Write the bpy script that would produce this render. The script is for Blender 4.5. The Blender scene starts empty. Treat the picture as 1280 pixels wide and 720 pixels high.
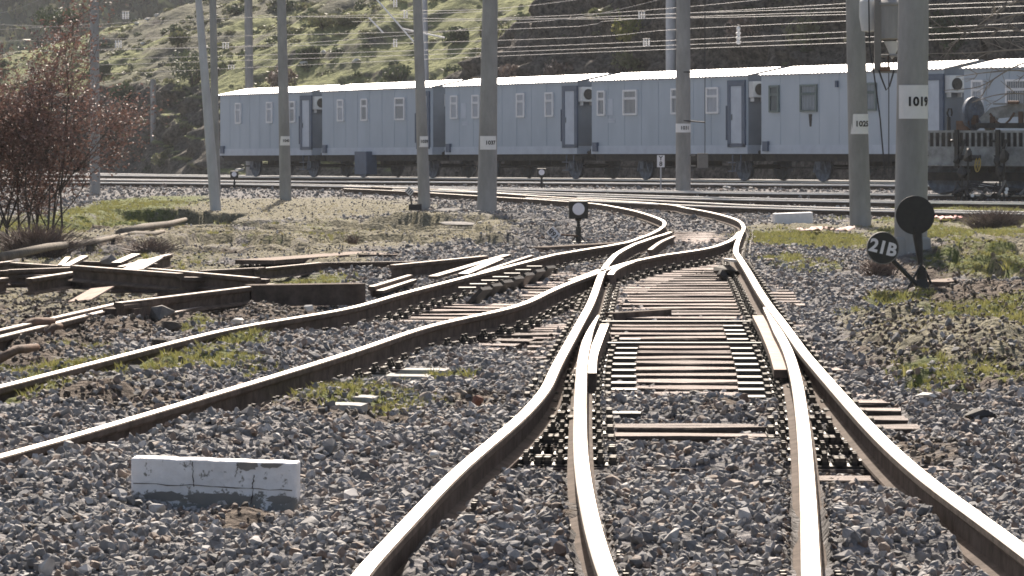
import bpy, bmesh, math, random
import numpy as np
from mathutils import Vector, Matrix, Euler
R_ = math.radians
PI = math.pi
random.seed(7)
rng = np.random.default_rng(7)
sc = bpy.context.scene
COL = sc.collection

# ------------------------------------------------------------------ camera
F, CX, HY, HC = 4650.0, 640.0, 160.0, 1.43     # focal length in px of a 1280 wide picture, principal column, horizon row, camera height
cd = bpy.data.cameras.new('camera'); cam = bpy.data.objects.new('camera', cd); COL.objects.link(cam)
cam.location = (0, 0, HC); cam.rotation_euler = (PI/2, 0, 0)
cd.sensor_width = 36; cd.lens = 36*F/1280; cd.shift_y = -(360-HY)/1280
cd.clip_start = 0.5; cd.clip_end = 5000
sc.camera = cam
# ------------------------------------------------------------------ light
SUN_EL, SUN_AZ = 38.0, -2.0      # azimuth from the view axis, negative = to the left, the sun stands beyond the scene
w = bpy.data.worlds.new('World'); sc.world = w; w.use_nodes = True
nt = w.node_tree; bg = nt.nodes['Background']
sky = nt.nodes.new('ShaderNodeTexSky'); sky.sky_type = 'NISHITA'; sky.sun_disc = False
sky.sun_elevation = R_(SUN_EL); sky.sun_rotation = R_(SUN_AZ); sky.dust_density = 3.0; sky.ozone_density = .6
nt.links.new(sky.outputs[0], bg.inputs[0]); bg.inputs[1].default_value = 0.085
sd = bpy.data.lights.new('sun', 'SUN'); sun = bpy.data.objects.new('sun', sd); COL.objects.link(sun)
sd.energy = 5.0; sd.angle = R_(0.5); sd.color = (1.0, 0.95, 0.88)
a = R_(SUN_AZ); e = R_(SUN_EL)
to_sun = Vector((math.sin(a)*math.cos(e), math.cos(a)*math.cos(e), math.sin(e)))
sun.rotation_euler = to_sun.to_track_quat('Z', 'Y').to_euler()
sc.view_settings.view_transform = 'Standard'; sc.view_settings.look = 'None'
sc.view_settings.exposure = 0.92; sc.view_settings.gamma = 1.0
sc.view_settings.use_white_balance = True; sc.view_settings.white_balance_temperature = 7150; sc.view_settings.white_balance_tint = 12
sc.cycles.filter_width = 1.7
sc.cycles.max_bounces = 6; sc.cycles.volume_bounces = 0

# ------------------------------------------------------------------ noise
def _hash(ix, iy, s):
    h = (ix*374761393 + iy*668265263 + s*1442695041) & 0xFFFFFFFF
    h = ((h ^ (h >> 13))*1274126177) & 0xFFFFFFFF
    return ((h ^ (h >> 16)) & 0xFFFFFF)/float(0xFFFFFF)
def vnoise(x, y, s=0):
    x = np.asarray(x, float); y = np.asarray(y, float)
    ix = np.floor(x).astype(np.int64); iy = np.floor(y).astype(np.int64)
    fx = x-ix; fy = y-iy; fx = fx*fx*(3-2*fx); fy = fy*fy*(3-2*fy)
    a = _hash(ix, iy, s); b = _hash(ix+1, iy, s); c = _hash(ix, iy+1, s); d = _hash(ix+1, iy+1, s)
    return (a*(1-fx)+b*fx)*(1-fy)+(c*(1-fx)+d*fx)*fy
def fbm(x, y, o=4, s=0):
    r = 0; amp = .5; t = 0
    for k in range(o):
        r = r+amp*vnoise(np.asarray(x)*2**k+17.3*k, np.asarray(y)*2**k-9.1*k, s+k*7); t += amp; amp *= .5
    return r/t
def ss(a, b, x):
    t = np.clip((np.asarray(x, float)-a)/(b-a), 0, 1); return t*t*(3-2*t)

# ------------------------------------------------------------------ the lie of the land along the view (height of a rail top at distance Y)
PY = np.array([-60, 0, 42, 48, 53, 59, 64, 69, 80, 90, 105, 120, 140, 167, 200, 900.])
PZ = np.array([0, 0, 0, -.06, -.15, -.26, -.33, -.38, -.40, -.40, -.36, -.35, -.50, -.76, -1.0, -1.3])
def Rz(Y): return np.interp(Y, PY, PZ)
def px(x, y, h=0.0):
    """world point seen at (x, y) of the photograph that lies h above rail level there"""
    lo, hi = 8.0, 420.0
    for _ in range(50):
        m = (lo+hi)/2
        v = HY+(HC-(float(Rz(m))+h))*F/m
        if v > y: lo = m
        else: hi = m
    Y = (lo+hi)/2
    return Vector(((x-CX)*Y/F, Y, float(Rz(Y))+h))
def at(x, y, Y): return Vector(((x-CX)*Y/F, Y, HC-(y-HY)*Y/F))

# ------------------------------------------------------------------ materials
def mat(name, col, rough=.8, metal=0., var=.25, scale=6., col2=None, bump=0., bscale=None, rnd=0., detail=6, spec=.5, stretch=None, thr=(.35, .65)):
    m = bpy.data.materials.new(name); m.use_nodes = True
    N = m.node_tree.nodes; L = m.node_tree.links; p = N['Principled BSDF']
    p.inputs['Roughness'].default_value = rough; p.inputs['Metallic'].default_value = metal
    p.inputs['Specular IOR Level'].default_value = spec
    tc = N.new('ShaderNodeTexCoord'); mp = N.new('ShaderNodeMapping'); L.new(tc.outputs['Object'], mp.inputs[0])
    if stretch: mp.inputs['Scale'].default_value = stretch
    n = N.new('ShaderNodeTexNoise'); n.inputs['Scale'].default_value = scale; n.inputs['Detail'].default_value = detail
    n.inputs['Roughness'].default_value = .65
    L.new(mp.outputs[0], n.inputs['Vector'])
    cr = N.new('ShaderNodeValToRGB'); L.new(n.outputs['Fac'], cr.inputs[0])
    c2 = col2 if col2 else tuple(c*(1-var) for c in col)
    cr.color_ramp.elements[0].position = thr[0]; cr.color_ramp.elements[1].position = thr[1]
    cr.color_ramp.elements[0].color = (*c2, 1); cr.color_ramp.elements[1].color = (*col, 1)
    out = cr.outputs[0]
    if rnd:
        oi = N.new('ShaderNodeObjectInfo'); hs = N.new('ShaderNodeHueSaturation')
        mr = N.new('ShaderNodeMapRange'); mr.inputs[3].default_value = 1-rnd; mr.inputs[4].default_value = 1+rnd
        L.new(oi.outputs['Random'], mr.inputs[0]); L.new(mr.outputs[0], hs.inputs['Value']); L.new(out, hs.inputs['Color']); out = hs.outputs[0]
    L.new(out, p.inputs['Base Color'])
    if bump:
        b = N.new('ShaderNodeBump'); b.inputs['Strength'].default_value = bump; b.inputs['Distance'].default_value = .02
        n2 = N.new('ShaderNodeTexNoise'); n2.inputs['Scale'].default_value = bscale or scale*4; n2.inputs['Detail'].default_value = 5
        L.new(mp.outputs[0], n2.inputs['Vector']); L.new(n2.outputs['Fac'], b.inputs['Height']); L.new(b.outputs[0], p.inputs['Normal'])
    return m
M = {}
M['rail_top'] = mat('worn_rail_head', (.60, .565, .53), .5, .5, scale=9, col2=(.40, .34, .29), stretch=(1, .2, 1), thr=(.25, .6))
M['yard_glare'] = mat('rail_head_glare', (.86, .84, .80), .55, .2, scale=4, col2=(.70, .66, .62), stretch=(1, .2, 1))  # sun glare along the far rails, painted in as a near-white head
M['rail_side'] = mat('rusty_rail_side', (.13, .10, .085), .9, 0, scale=7, col2=(.06, .045, .037), bump=.3, spec=.15)
M['sleeper_side'] = mat('tarred_shaded_timber_side', (.075, .058, .05), .9, scale=7, col2=(.035, .028, .025), bump=.5, spec=.2)  # tarry sides, painted darker still to stand for the shade on them
M['old_top'] = mat('scrap_rail_head', (.50, .43, .39), .65, .1, scale=8, col2=(.28, .21, .18), thr=(.25, .6))
M['steel_dark'] = mat('oily_dark_steel', (.035, .033, .03), .5, .1, scale=20, col2=(.02, .02, .02))
M['bolt'] = mat('bolt_steel', (.09, .085, .08), .35, .7, scale=30)
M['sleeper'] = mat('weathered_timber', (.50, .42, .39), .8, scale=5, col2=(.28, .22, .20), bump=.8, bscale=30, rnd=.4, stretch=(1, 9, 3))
M['conc_sleeper'] = mat('concrete_sleeper', (.40, .39, .37), .85, scale=8, col2=(.27, .26, .25), bump=.4, rnd=.1)
M['pole'] = mat('spun_concrete', (.34, .335, .33), .9, scale=2.2, col2=(.22, .218, .214), bump=.25, bscale=25, stretch=(1, 1, .35), rnd=.08)
M['pole_pale'] = mat('pale_painted_steel', (.50, .51, .54), .6, scale=3, col2=(.36, .36, .38), stretch=(1, 1, .3))
M['label'] = mat('white_label', (.78, .77, .78), .6, scale=9, var=.06)
M['black'] = mat('black_paint', (.012, .012, .013), .55, scale=14, col2=(.025, .024, .022))
M['ink'] = mat('black_lettering', (.015, .015, .02), .7, scale=20)
M['white'] = mat('white_paint', (.78, .77, .80), .5, scale=12, var=.12)
M['lens'] = mat('white_signal_face', (.80, .79, .86), .35, scale=6, var=.05)
M['train'] = mat('blue_grey_paint', (.40, .465, .54), .5, scale=.9, col2=(.33, .39, .46), stretch=(1, 1, .35), thr=(.3, .7), spec=.4)
M['train_pale'] = mat('faded_blue_grey_paint', (.44, .50, .57), .5, scale=.9, col2=(.38, .44, .51), stretch=(1, 1, .35), thr=(.3, .7), spec=.4)
M['train_trim'] = mat('pale_blue_sill', (.48, .54, .62), .5, scale=2, col2=(.40, .45, .53))
M['train_end'] = mat('grey_end_panel', (.19, .22, .26), .6, scale=1.5, var=.15)
M['train_dark'] = mat('dark_blue_frame', (.07, .11, .18), .5, scale=4, var=.2)
M['roof'] = mat('galvanised_sheet', (.74, .75, .78), .45, .15, scale=1.2, col2=(.62, .62, .65), stretch=(1, .3, 1))
M['glass'] = mat('dull_glass', (.16, .19, .22), .25, scale=2, var=.35)
M['curtain'] = mat('pale_curtain', (.40, .44, .50), .8, scale=3, var=.2)
M['win_frame'] = mat('white_window_frame', (.80, .80, .82), .5, scale=5, var=.1)
M['win_green'] = mat('grey_green_window_frame', (.16, .21, .21), .5, scale=5, var=.2)
M['plastic'] = mat('aged_white_plastic', (.58, .60, .62), .5, scale=5, var=.1)
M['under'] = mat('underframe_grime', (.03, .03, .034), .8, 0, scale=5, col2=(.06, .055, .05), spec=.3)
M['wheel'] = mat('wheel_steel', (.14, .17, .22), .6, .1, scale=6, col2=(.07, .085, .11))
M['wagon'] = mat('grey_wagon_paint', (.33, .34, .34), .6, scale=3, col2=(.15, .15, .15))
M['yellow'] = mat('yellow_paint', (.50, .36, .10), .5, scale=9, var=.2)
M['rust'] = mat('rust_brown', (.16, .09, .06), .85, scale=6, col2=(.07, .045, .035), bump=.4)
M['pink_rust'] = mat('faded_rust_plate', (.40, .29, .24), .8, scale=8, col2=(.28, .18, .14))
M['wire'] = mat('weathered_wire', (.27, .27, .28), .5, .2, scale=3, var=.1)
M['cable'] = mat('black_cable', (.03, .03, .035), .6, scale=5)
M['porcelain'] = mat('white_porcelain', (.85, .85, .85), .25, scale=4, var=.05)
M['bark'] = mat('grey_bark', (.12, .10, .085), .9, scale=12, col2=(.06, .05, .045), stretch=(1, 1, .2), bump=.5)
M['twig'] = mat('pale_twig', (.30, .27, .24), .8, scale=12, col2=(.18, .155, .14))
M['box_grey'] = mat('grey_box', (.20, .19, .18), .7, scale=6, var=.2)
M['rubble'] = mat('grey_rock', (.24, .23, .22), .9, scale=9, col2=(.14, .13, .125), bump=.5, rnd=.25)
M['clod'] = mat('earth_clod', (.115, .092, .072), .95, scale=10, col2=(.06, .047, .038), bump=.8, rnd=.3)
M['pale_stone'] = mat('pale_stone', (.62, .60, .57), .8, scale=8, var=.2)
M['red_stone'] = mat('red_stone', (.22, .10, .07), .9, scale=8, var=.3)
M['cloth_pink'] = mat('pale_pink_rag', (.72, .55, .50), .9, scale=6, col2=(.6, .42, .38), bump=.4)
M['cloth_red'] = mat('red_rag', (.62, .14, .12), .9, scale=14, col2=(.75, .6, .58))
M['log'] = mat('dry_log', (.20, .17, .14), .9, scale=8, col2=(.10, .085, .07), bump=.5)
def leafmat(name, cols, trans=.35, rough=.6):
    m = bpy.data.materials.new(name); m.use_nodes = True
    N = m.node_tree.nodes; L = m.node_tree.links; p = N['Principled BSDF']; p.inputs['Roughness'].default_value = rough
    g = N.new('ShaderNodeNewGeometry'); cr = N.new('ShaderNodeValToRGB'); L.new(g.outputs['Random Per Island'], cr.inputs[0])
    el = cr.color_ramp.elements
    for i, c in enumerate(cols):
        q = el[i] if i < 2 else el.new(.5)
        q.position = i/(len(cols)-1); q.color = (*c, 1)
    L.new(cr.outputs[0], p.inputs['Base Color'])
    t = N.new('ShaderNodeBsdfTranslucent'); L.new(cr.outputs[0], t.inputs[0])
    mx = N.new('ShaderNodeMixShader'); mx.inputs[0].default_value = trans
    L.new(p.outputs[0], mx.inputs[1]); L.new(t.outputs[0], mx.inputs[2]); L.new(mx.outputs[0], N['Material Output'].inputs[0])
    return m
M['leaf_brown'] = leafmat('dry_brown_leaf', [(.17, .10, .082), (.28, .172, .145), (.12, .076, .068)], .18)
M['leaf_dark'] = leafmat('dark_evergreen_leaf', [(.035, .055, .03), (.07, .09, .045), (.05, .06, .04)], .25)
M['leaf_scrub'] = leafmat('grey_green_scrub_leaf', [(.10, .115, .06), (.17, .18, .09), (.16, .145, .105)], .25)
M['grass'] = leafmat('grass_blade', [(.12, .15, .04), (.19, .20, .06), (.26, .24, .10)], .4)
M['dry_grass'] = leafmat('dry_grass_blade', [(.25, .22, .12), (.34, .30, .18), (.20, .18, .09)], .4)
M['dry_twig'] = leafmat('dry_twig_bush', [(.16, .12, .10), (.26, .20, .17), (.12, .09, .08)], .1)

# chipped white paint of the old edging block
def painted_block(name):
    m = mat(name, (.74, .74, .77), .7, scale=7, col2=(.60, .60, .62), bump=.5, bscale=20)
    N = m.node_tree.nodes; L = m.node_tree.links; p = N['Principled BSDF']
    base = p.inputs['Base Color'].links[0].from_socket
    tc = N.new('ShaderNodeTexCoord')
    n = N.new('ShaderNodeTexNoise'); n.inputs['Scale'].default_value = 16; n.inputs['Detail'].default_value = 10; n.inputs['Roughness'].default_value = .7; L.new(tc.outputs['Object'], n.inputs['Vector'])
    sx = N.new('ShaderNodeSeparateXYZ'); L.new(tc.outputs['Object'], sx.inputs[0])
    mr = N.new('ShaderNodeMapRange'); mr.inputs[1].default_value = .06; mr.inputs[2].default_value = -.03; mr.inputs[3].default_value = 0; mr.inputs[4].default_value = .22
    L.new(sx.outputs['Z'], mr.inputs[0])
    ad = N.new('ShaderNodeMath'); L.new(n.outputs['Fac'], ad.inputs[0]); L.new(mr.outputs[0], ad.inputs[1])
    cr = N.new('ShaderNodeValToRGB'); cr.color_ramp.elements[0].position = .57; cr.color_ramp.elements[1].position = .61
    L.new(ad.outputs[0], cr.inputs[0])
    mx = N.new('ShaderNodeMix'); mx.data_type = 'RGBA'; L.new(cr.outputs[0], mx.inputs[0]); L.new(base, mx.inputs[6]); mx.inputs[7].default_value = (.20, .195, .185, 1)
    L.new(mx.outputs[2], p.inputs['Base Color'])
    return m
M['block'] = painted_block('chipped_white_paint')

# ------------------------------------------------------------------ mesh builder
class MB:
    def __init__(s): s.v = []; s.f = []; s.m = []
    def add(s, vs, fs, mi=0, T=None):
        o = len(s.v)
        for p in vs:
            p = Vector(p); s.v.append(tuple(T @ p) if T is not None else tuple(p))
        for f in fs: s.f.append(tuple(o+i for i in f)); s.m.append(mi)
        return s
    def box(s, c, d, rot=None, mi=0, T=None, taper=1.0):
        x, y, z = d[0]/2, d[1]/2, d[2]/2
        vs = [Vector((sx*x*(taper if sz > 0 else 1), sy*y*(taper if sz > 0 else 1), sz*z)) for sz in (-1, 1) for sy in (-1, 1) for sx in (-1, 1)]
        if rot is not None:
            Rm = Euler(rot).to_matrix(); vs = [Rm @ p for p in vs]
        vs = [p+Vector(c) for p in vs]
        return s.add(vs, [(0, 2, 3, 1), (4, 5, 7, 6), (0, 1, 5, 4), (2, 6, 7, 3), (0, 4, 6, 2), (1, 3, 7, 5)], mi, T)
    def tube(s, p0, p1, r0, r1=None, n=8, mi=0, T=None, caps=True):
        p0 = Vector(p0); p1 = Vector(p1); r1 = r0 if r1 is None else r1
        d = (p1-p0); q = d.to_track_quat('Z', 'Y').to_matrix()
        vs = []
        for p, r in ((p0, r0), (p1, r1)):
            for k in range(n):
                an = 2*PI*k/n; vs.append(p+q @ Vector((math.cos(an)*r, math.sin(an)*r, 0)))
        fs = [(k, (k+1) % n, n+(k+1) % n, n+k) for k in range(n)]
        if caps: fs += [tuple(range(n-1, -1, -1)), tuple(range(n, 2*n))]
        return s.add(vs, fs, mi, T)
    def path(s, pts, r, n=6, mi=0):
        pts = [Vector(p) for p in pts]; rs = r if isinstance(r, (list, tuple)) else [r]*len(pts)
        o = len(s.v)
        for i, p in enumerate(pts):
            d = (pts[min(i+1, len(pts)-1)]-pts[max(i-1, 0)])
            if d.length < 1e-9: d = Vector((0, 0, 1))
            q = d.to_track_quat('Z', 'Y').to_matrix()
            for k in range(n):
                an = 2*PI*k/n; s.v.append(tuple(p+q @ Vector((math.cos(an)*rs[i], math.sin(an)*rs[i], 0))))
        for i in range(len(pts)-1):
            for k in range(n):
                s.f.append((o+i*n+k, o+i*n+(k+1) % n, o+(i+1)*n+(k+1) % n, o+(i+1)*n+k)); s.m.append(mi)
        s.f.append(tuple(o+k for k in range(n-1, -1, -1))); s.m.append(mi)
        s.f.append(tuple(o+(len(pts)-1)*n+k for k in range(n))); s.m.append(mi)
        return s
    def lathe(s, prof, axis_p=(0, 0, 0), R=None, n=20, mi=0, caps=True):
        o = len(s.v); P = Vector(axis_p)
        for r, z in prof:
            for k in range(n):
                an = 2*PI*k/n; q = Vector((math.cos(an)*r, math.sin(an)*r, z))
                if R is not None: q = R @ q
                s.v.append(tuple(q+P))
        for i in range(len(prof)-1):
            for k in range(n):
                s.f.append((o+i*n+k, o+i*n+(k+1) % n, o+(i+1)*n+(k+1) % n, o+(i+1)*n+k)); s.m.append(mi)
        if not caps: return s
        s.f.append(tuple(o+k for k in range(n-1, -1, -1))); s.m.append(mi)
        s.f.append(tuple(o+(len(prof)-1)*n+k for k in range(n))); s.m.append(mi)
        return s
    def poly(s, pts, t, T=None, mi=0):
        """outline in x,z extruded along +-y by t/2"""
        n = len(pts)
        vs = [Vector((p[0], -t/2, p[1])) for p in pts]+[Vector((p[0], t/2, p[1])) for p in pts]
        fs = [tuple(range(n)), tuple(range(2*n-1, n-1, -1))]+[(i, n+i, n+(i+1) % n, (i+1) % n) for i in range(n)]
        return s.add(vs, fs, mi, T)
    def rock(s, c, size, seed, mi=0, rot=0):
        r = random.Random(seed); bm = bmesh.new()
        for k in range(16):
            d = Vector((r.gauss(0, 1), r.gauss(0, 1), r.gauss(0, 1))).normalized()
            bm.verts.new(Vector((d.x*size[0], d.y*size[1], d.z*size[2]))*.5*r.uniform(.8, 1.1))
        h = bmesh.ops.convex_hull(bm, input=bm.verts)
        for v in [v for v in bm.verts if not v.link_faces]: bm.verts.remove(v)
        bm.verts.index_update()
        Rm = Matrix.Rotation(rot, 3, 'Z')
        s.add([Rm @ v.co+Vector(c) for v in bm.verts], [tuple(v.index for v in f.verts) for f in bm.faces], mi)
        bm.free(); return s
    def mesh(s, name, mats, smooth=False):
        me = bpy.data.meshes.new(name); me.from_pydata(s.v, [], s.f)
        for m in mats: me.materials.append(m)
        if len(mats) > 1: me.polygons.foreach_set('material_index', s.m)
        if smooth: me.polygons.foreach_set('use_smooth', [True]*len(s.f))
        me.update(); return me
    def build(s, name, mats, parent=None, loc=(0, 0, 0), rz=0, smooth=False, bevel=0):
        if not isinstance(mats, (list, tuple)): mats = [mats]
        o = bpy.data.objects.new(name, s.mesh(name, mats, smooth)); COL.objects.link(o)
        o.location = loc; o.rotation_euler = (0, 0, rz)
        if parent: o.parent = parent
        if bevel:
            b = o.modifiers.new('bevel', 'BEVEL'); b.width = bevel; b.segments = 2; b.limit_method = 'ANGLE'
        return o
def tag(o, label, cat, group=None, kind=None):
    if label: o['label'] = label
    if cat: o['category'] = cat
    if group: o['group'] = group
    if kind: o['kind'] = kind
    return o
def thing(name, label, cat, loc=(0, 0, 0), rz=0, group=None):
    o = bpy.data.objects.new(name, None); COL.objects.link(o); o.location = loc; o.rotation_euler = (0, 0, rz)
    o.empty_display_size = .2
    return tag(o, label, cat, group)
def link_copy(me, name, parent, loc, rot=(0, 0, 0), scale=(1, 1, 1)):
    o = bpy.data.objects.new(name, me); COL.objects.link(o); o.parent = parent; o.location = loc; o.rotation_euler = rot; o.scale = scale
    return o
def smooth_path(P, step):
    """Catmull-Rom through P, resampled"""
    out = []
    P = [Vector(p) for p in P]
    Q = [P[0]*2-P[1]]+P+[P[-1]*2-P[-2]]
    for i in range(1, len(Q)-2):
        p0, p1, p2, p3 = Q[i-1], Q[i], Q[i+1], Q[i+2]
        n = max(2, int((p2-p1).length/step))
        for k in range(n):
            t = k/n
            out.append(.5*((2*p1)+(p2-p0)*t+(2*p0-5*p1+4*p2-p3)*t*t+(3*p1-p0-3*p2+p3)*t**3))
    out.append(P[-1]); return out
RAILP = [(-.028, 0), (.028, 0), (.0345, -.006), (.036, -.030), (.030, -.040), (.009, -.050), (.008, -.122), (.061, -.138), (.0625, -.15), (-.0625, -.15), (-.061, -.138), (-.008, -.122), (-.009, -.050), (-.030, -.040), (-.036, -.030), (-.0345, -.006)]
def rail_mb(pts, tip=None, k=1.0, wide=False):
    mb = MB(); n = len(RAILP); L = len(pts)
    acc = 0; ds = [0]
    for i in range(1, L): acc += (pts[i]-pts[i-1]).length; ds.append(acc)
    for i, p in enumerate(pts):
        d = pts[min(i+1, L-1)]-pts[max(i-1, 0)]; d.z = 0; d.normalize(); rt = Vector((d.y, -d.x, 0))
        wd = 1.0
        if tip: wd = min(1.0, .25+.75*(acc-ds[i])/tip)
        for (x, z) in RAILP: mb.v.append(tuple(p+rt*x*wd*k+Vector((0, 0, z*k))))
    for i in range(L-1):
        for j in range(n):
            mb.f.append((i*n+j, i*n+(j+1) % n, (i+1)*n+(j+1) % n, (i+1)*n+j)); mb.m.append(0 if j in ((0, 1, 2, 14, 15) if wide else (0, 15)) else 1)  # wide carries the painted glare colour down the head sides
    mb.f.append(tuple(range(n-1, -1, -1))); mb.m.append(1)
    mb.f.append(tuple((L-1)*n+j for j in range(n))); mb.m.append(1)
    return mb
def text_mesh(txt, size, mats, wrap=None, depth=.002, align='CENTER', bold=0.0):
    c = bpy.data.curves.new('txt', 'FONT'); c.body = txt; c.size = size; c.align_x = align; c.align_y = 'CENTER'; c.extrude = depth; c.offset = bold
    c.resolution_u = 3
    o = bpy.data.objects.new('txt', c); COL.objects.link(o)
    dg = bpy.context.evaluated_depsgraph_get(); me = bpy.data.meshes.new_from_object(o.evaluated_get(dg))
    bpy.data.objects.remove(o)
    # stand it up facing -Y
    for v in me.vertices:
        x, y, z = v.co
        if wrap:
            an = x/wrap; v.co = (math.sin(an)*(wrap+z+.004), -math.cos(an)*(wrap+z+.004), y)
        else: v.co = (x, -z, y)
    me.materials.clear(); me.materials.append(mats); me.name = 'lettering'
    return me

# ------------------------------------------------------------------ rail lines (surveyed points)
def W(l): return [px(x, y) for x, y in l]
pA = [(438, 738), (447, 720), (508, 655), (566, 593.6), (617, 550), (653, 519.6), (683, 485), (694, 460), (722.5, 408), (740, 375), (752, 342), (762, 326), (778, 312.5), (800, 302.5), (822, 295), (838, 290)]
pL1 = [(-90, 505), (0, 483), (72, 464.5), (144, 446), (217, 427.5), (289, 409), (361, 397.5), (430, 388.5), (460, 379), (495, 368), (532, 359), (570, 349), (605, 340), (640, 331.5), (690, 318.5), (740, 310), (780, 303.5), (804, 295.5), (825, 286), (831, 279), (825, 273.5), (800, 265), (775, 259.5), (742, 254), (700, 251), (665, 248.5), (620, 246), (557, 242), (500, 238.5), (430, 235.5)]
pD = [(1345, 735), (1280, 687), (1231, 650), (1175, 611), (1137, 580), (1100, 546), (1062, 505), (1025, 463), (1003, 437), (980, 405), (962, 382), (948, 361), (937, 342), (927, 326), (920, 315), (921.5, 304), (926, 293), (929.5, 283), (920, 274), (890, 265.5), (857, 259.5), (840, 256), (800, 252.5), (750, 249.5), (675, 245), (620, 241), (557, 237), (500, 234.5), (430, 232)]
pL2 = [(-80, 590), (0, 572), (65, 552), (144, 529), (217, 507), (289, 486), (361, 464), (420, 446), (470, 430), (500, 418), (532, 407.5), (570, 398), (610, 391.5), (645, 385), (665, 375), (690, 362), (722, 349.5), (755, 337.5), (775, 330.5), (800, 324), (840, 317), (875, 312), (900, 306), (915, 299), (924, 290)]
pB = [(768, 735), (761, 720), (746.6, 677), (734, 622), (726.5, 568), (725.5, 514), (726.5, 480), (729, 446), (737, 415), (748, 394)]
pC = [(1016, 735), (1014.5, 719), (1012, 647), (1006.5, 554), (1001, 505), (995, 470), (984, 435), (967, 404), (955, 384)]
def relax(P, k=5, it=2):
    P = [p.copy() for p in P]
    for _ in range(it):
        Q = [p.copy() for p in P]
        for i in range(1, len(P)-1):
            m = min(k, i, len(P)-1-i); P[i] = sum((Q[j] for j in range(i-m, i+m+1)), Vector())/(2*m+1); P[i].z = float(Rz(P[i].y))
    return P
RL = {k: relax(smooth_path(W(v), .25), 4 if k in ('L1', 'L2') else 2) for k, v in dict(A=pA, L1=pL1, D=pD, L2=pL2, B=pB, C=pC).items()}
for k in ('A', 'L1', 'D', 'L2', 'B', 'C'):      # the rails run on past the edge of the picture
    d_ = RL[k][0]-RL[k][8]; d_.z = 0; d_.normalize(); p0_ = RL[k][0]
    e_ = [p0_+d_*.5*i for i in range(28, 0, -1)]
    for q_ in e_: q_.z = float(Rz(q_.y))
    RL[k] = e_+RL[k]
def XofY(name):
    P = RL[name]; ys = np.array([p.y for p in P]); xs = np.array([p.x for p in P])
    o = np.argsort(ys); return ys[o], xs[o]
XY = {k: XofY(k) for k in RL}
def xr(k, Y, fill=np.nan): return np.interp(Y, *XY[k], left=fill, right=fill)

def mk_rail(par, key, **kw):
    mb = rail_mb(RL[key] if isinstance(key, str) else key, **kw)
    return mb.build('rail', [M['rail_top'], M['rail_side']], par)
turnout = thing('railway_turnout', 'curving main track with switch blades and exposed timber sleepers in the middle', 'railway track', (0, 0, 0))
for k in 'ADBC':
    r = mk_rail(turnout, k, tip=(3.5 if k in 'BC' else None))
    r.name = 'switch_blade' if k in 'BC' else 'rail'
ltrack = thing('railway_track', 'diverging track on the left with brown rails, crossing toward the lower left corner', 'railway track')
mk_rail(ltrack, 'L1'); mk_rail(ltrack, 'L2')

# yard tracks beyond
def track_pair(P, label, name='railway_track'):
    t = thing(name, label, 'railway track')
    C = smooth_path(P, .8)
    out = []
    for sgn in (-1, 1):
        pts = []
        for i, p in enumerate(C):
            d = C[min(i+1, len(C)-1)]-C[max(i-1, 0)]; d.z = 0; d.normalize(); rt = Vector((d.y, -d.x, 0))
            q = p+rt*sgn*.7525; q.z = float(Rz(q.y)); pts.append(q)
        mk_rail(t, pts, wide=True).data.materials[0] = M['yard_glare']; out.append(pts)
    return t, C, out
TD = Vector((.475, -.88, 0)).normalized()           # direction of the standing train, toward its near end
TN = Vector((-TD.y, TD.x, 0))                        # away from the camera (right/back)
TP0 = at(275, 221, 167.2); TP1 = at(952, 225, 127.9)
TP0.z = TP1.z = 0
TD = (TP1-TP0).normalized(); TN = Vector((-TD.y, TD.x, 0))
if TN.y < 0: TN = -TN
def tz(Y): return float(Rz(Y))
TC0 = TP0+TN*1.35
pts0 = [TC0+TD*s for s in range(-60, 90, 6)]
for p in pts0: p.z = tz(p.y)
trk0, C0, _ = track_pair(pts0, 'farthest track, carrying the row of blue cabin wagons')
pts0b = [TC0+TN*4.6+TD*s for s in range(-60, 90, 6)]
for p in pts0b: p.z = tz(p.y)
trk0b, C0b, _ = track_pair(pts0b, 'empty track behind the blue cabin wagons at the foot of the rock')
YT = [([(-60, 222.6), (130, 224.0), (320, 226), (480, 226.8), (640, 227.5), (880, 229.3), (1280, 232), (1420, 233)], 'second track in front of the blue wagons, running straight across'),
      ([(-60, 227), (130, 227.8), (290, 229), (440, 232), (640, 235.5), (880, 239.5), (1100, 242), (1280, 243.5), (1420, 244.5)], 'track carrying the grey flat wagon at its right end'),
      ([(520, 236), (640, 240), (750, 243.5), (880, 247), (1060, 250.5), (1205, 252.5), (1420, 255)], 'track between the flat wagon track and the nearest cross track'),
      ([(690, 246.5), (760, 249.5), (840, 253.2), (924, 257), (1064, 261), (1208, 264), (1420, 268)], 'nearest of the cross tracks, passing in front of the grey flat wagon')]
yard = [track_pair(W(l), lb) for l, lb in YT]

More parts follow.
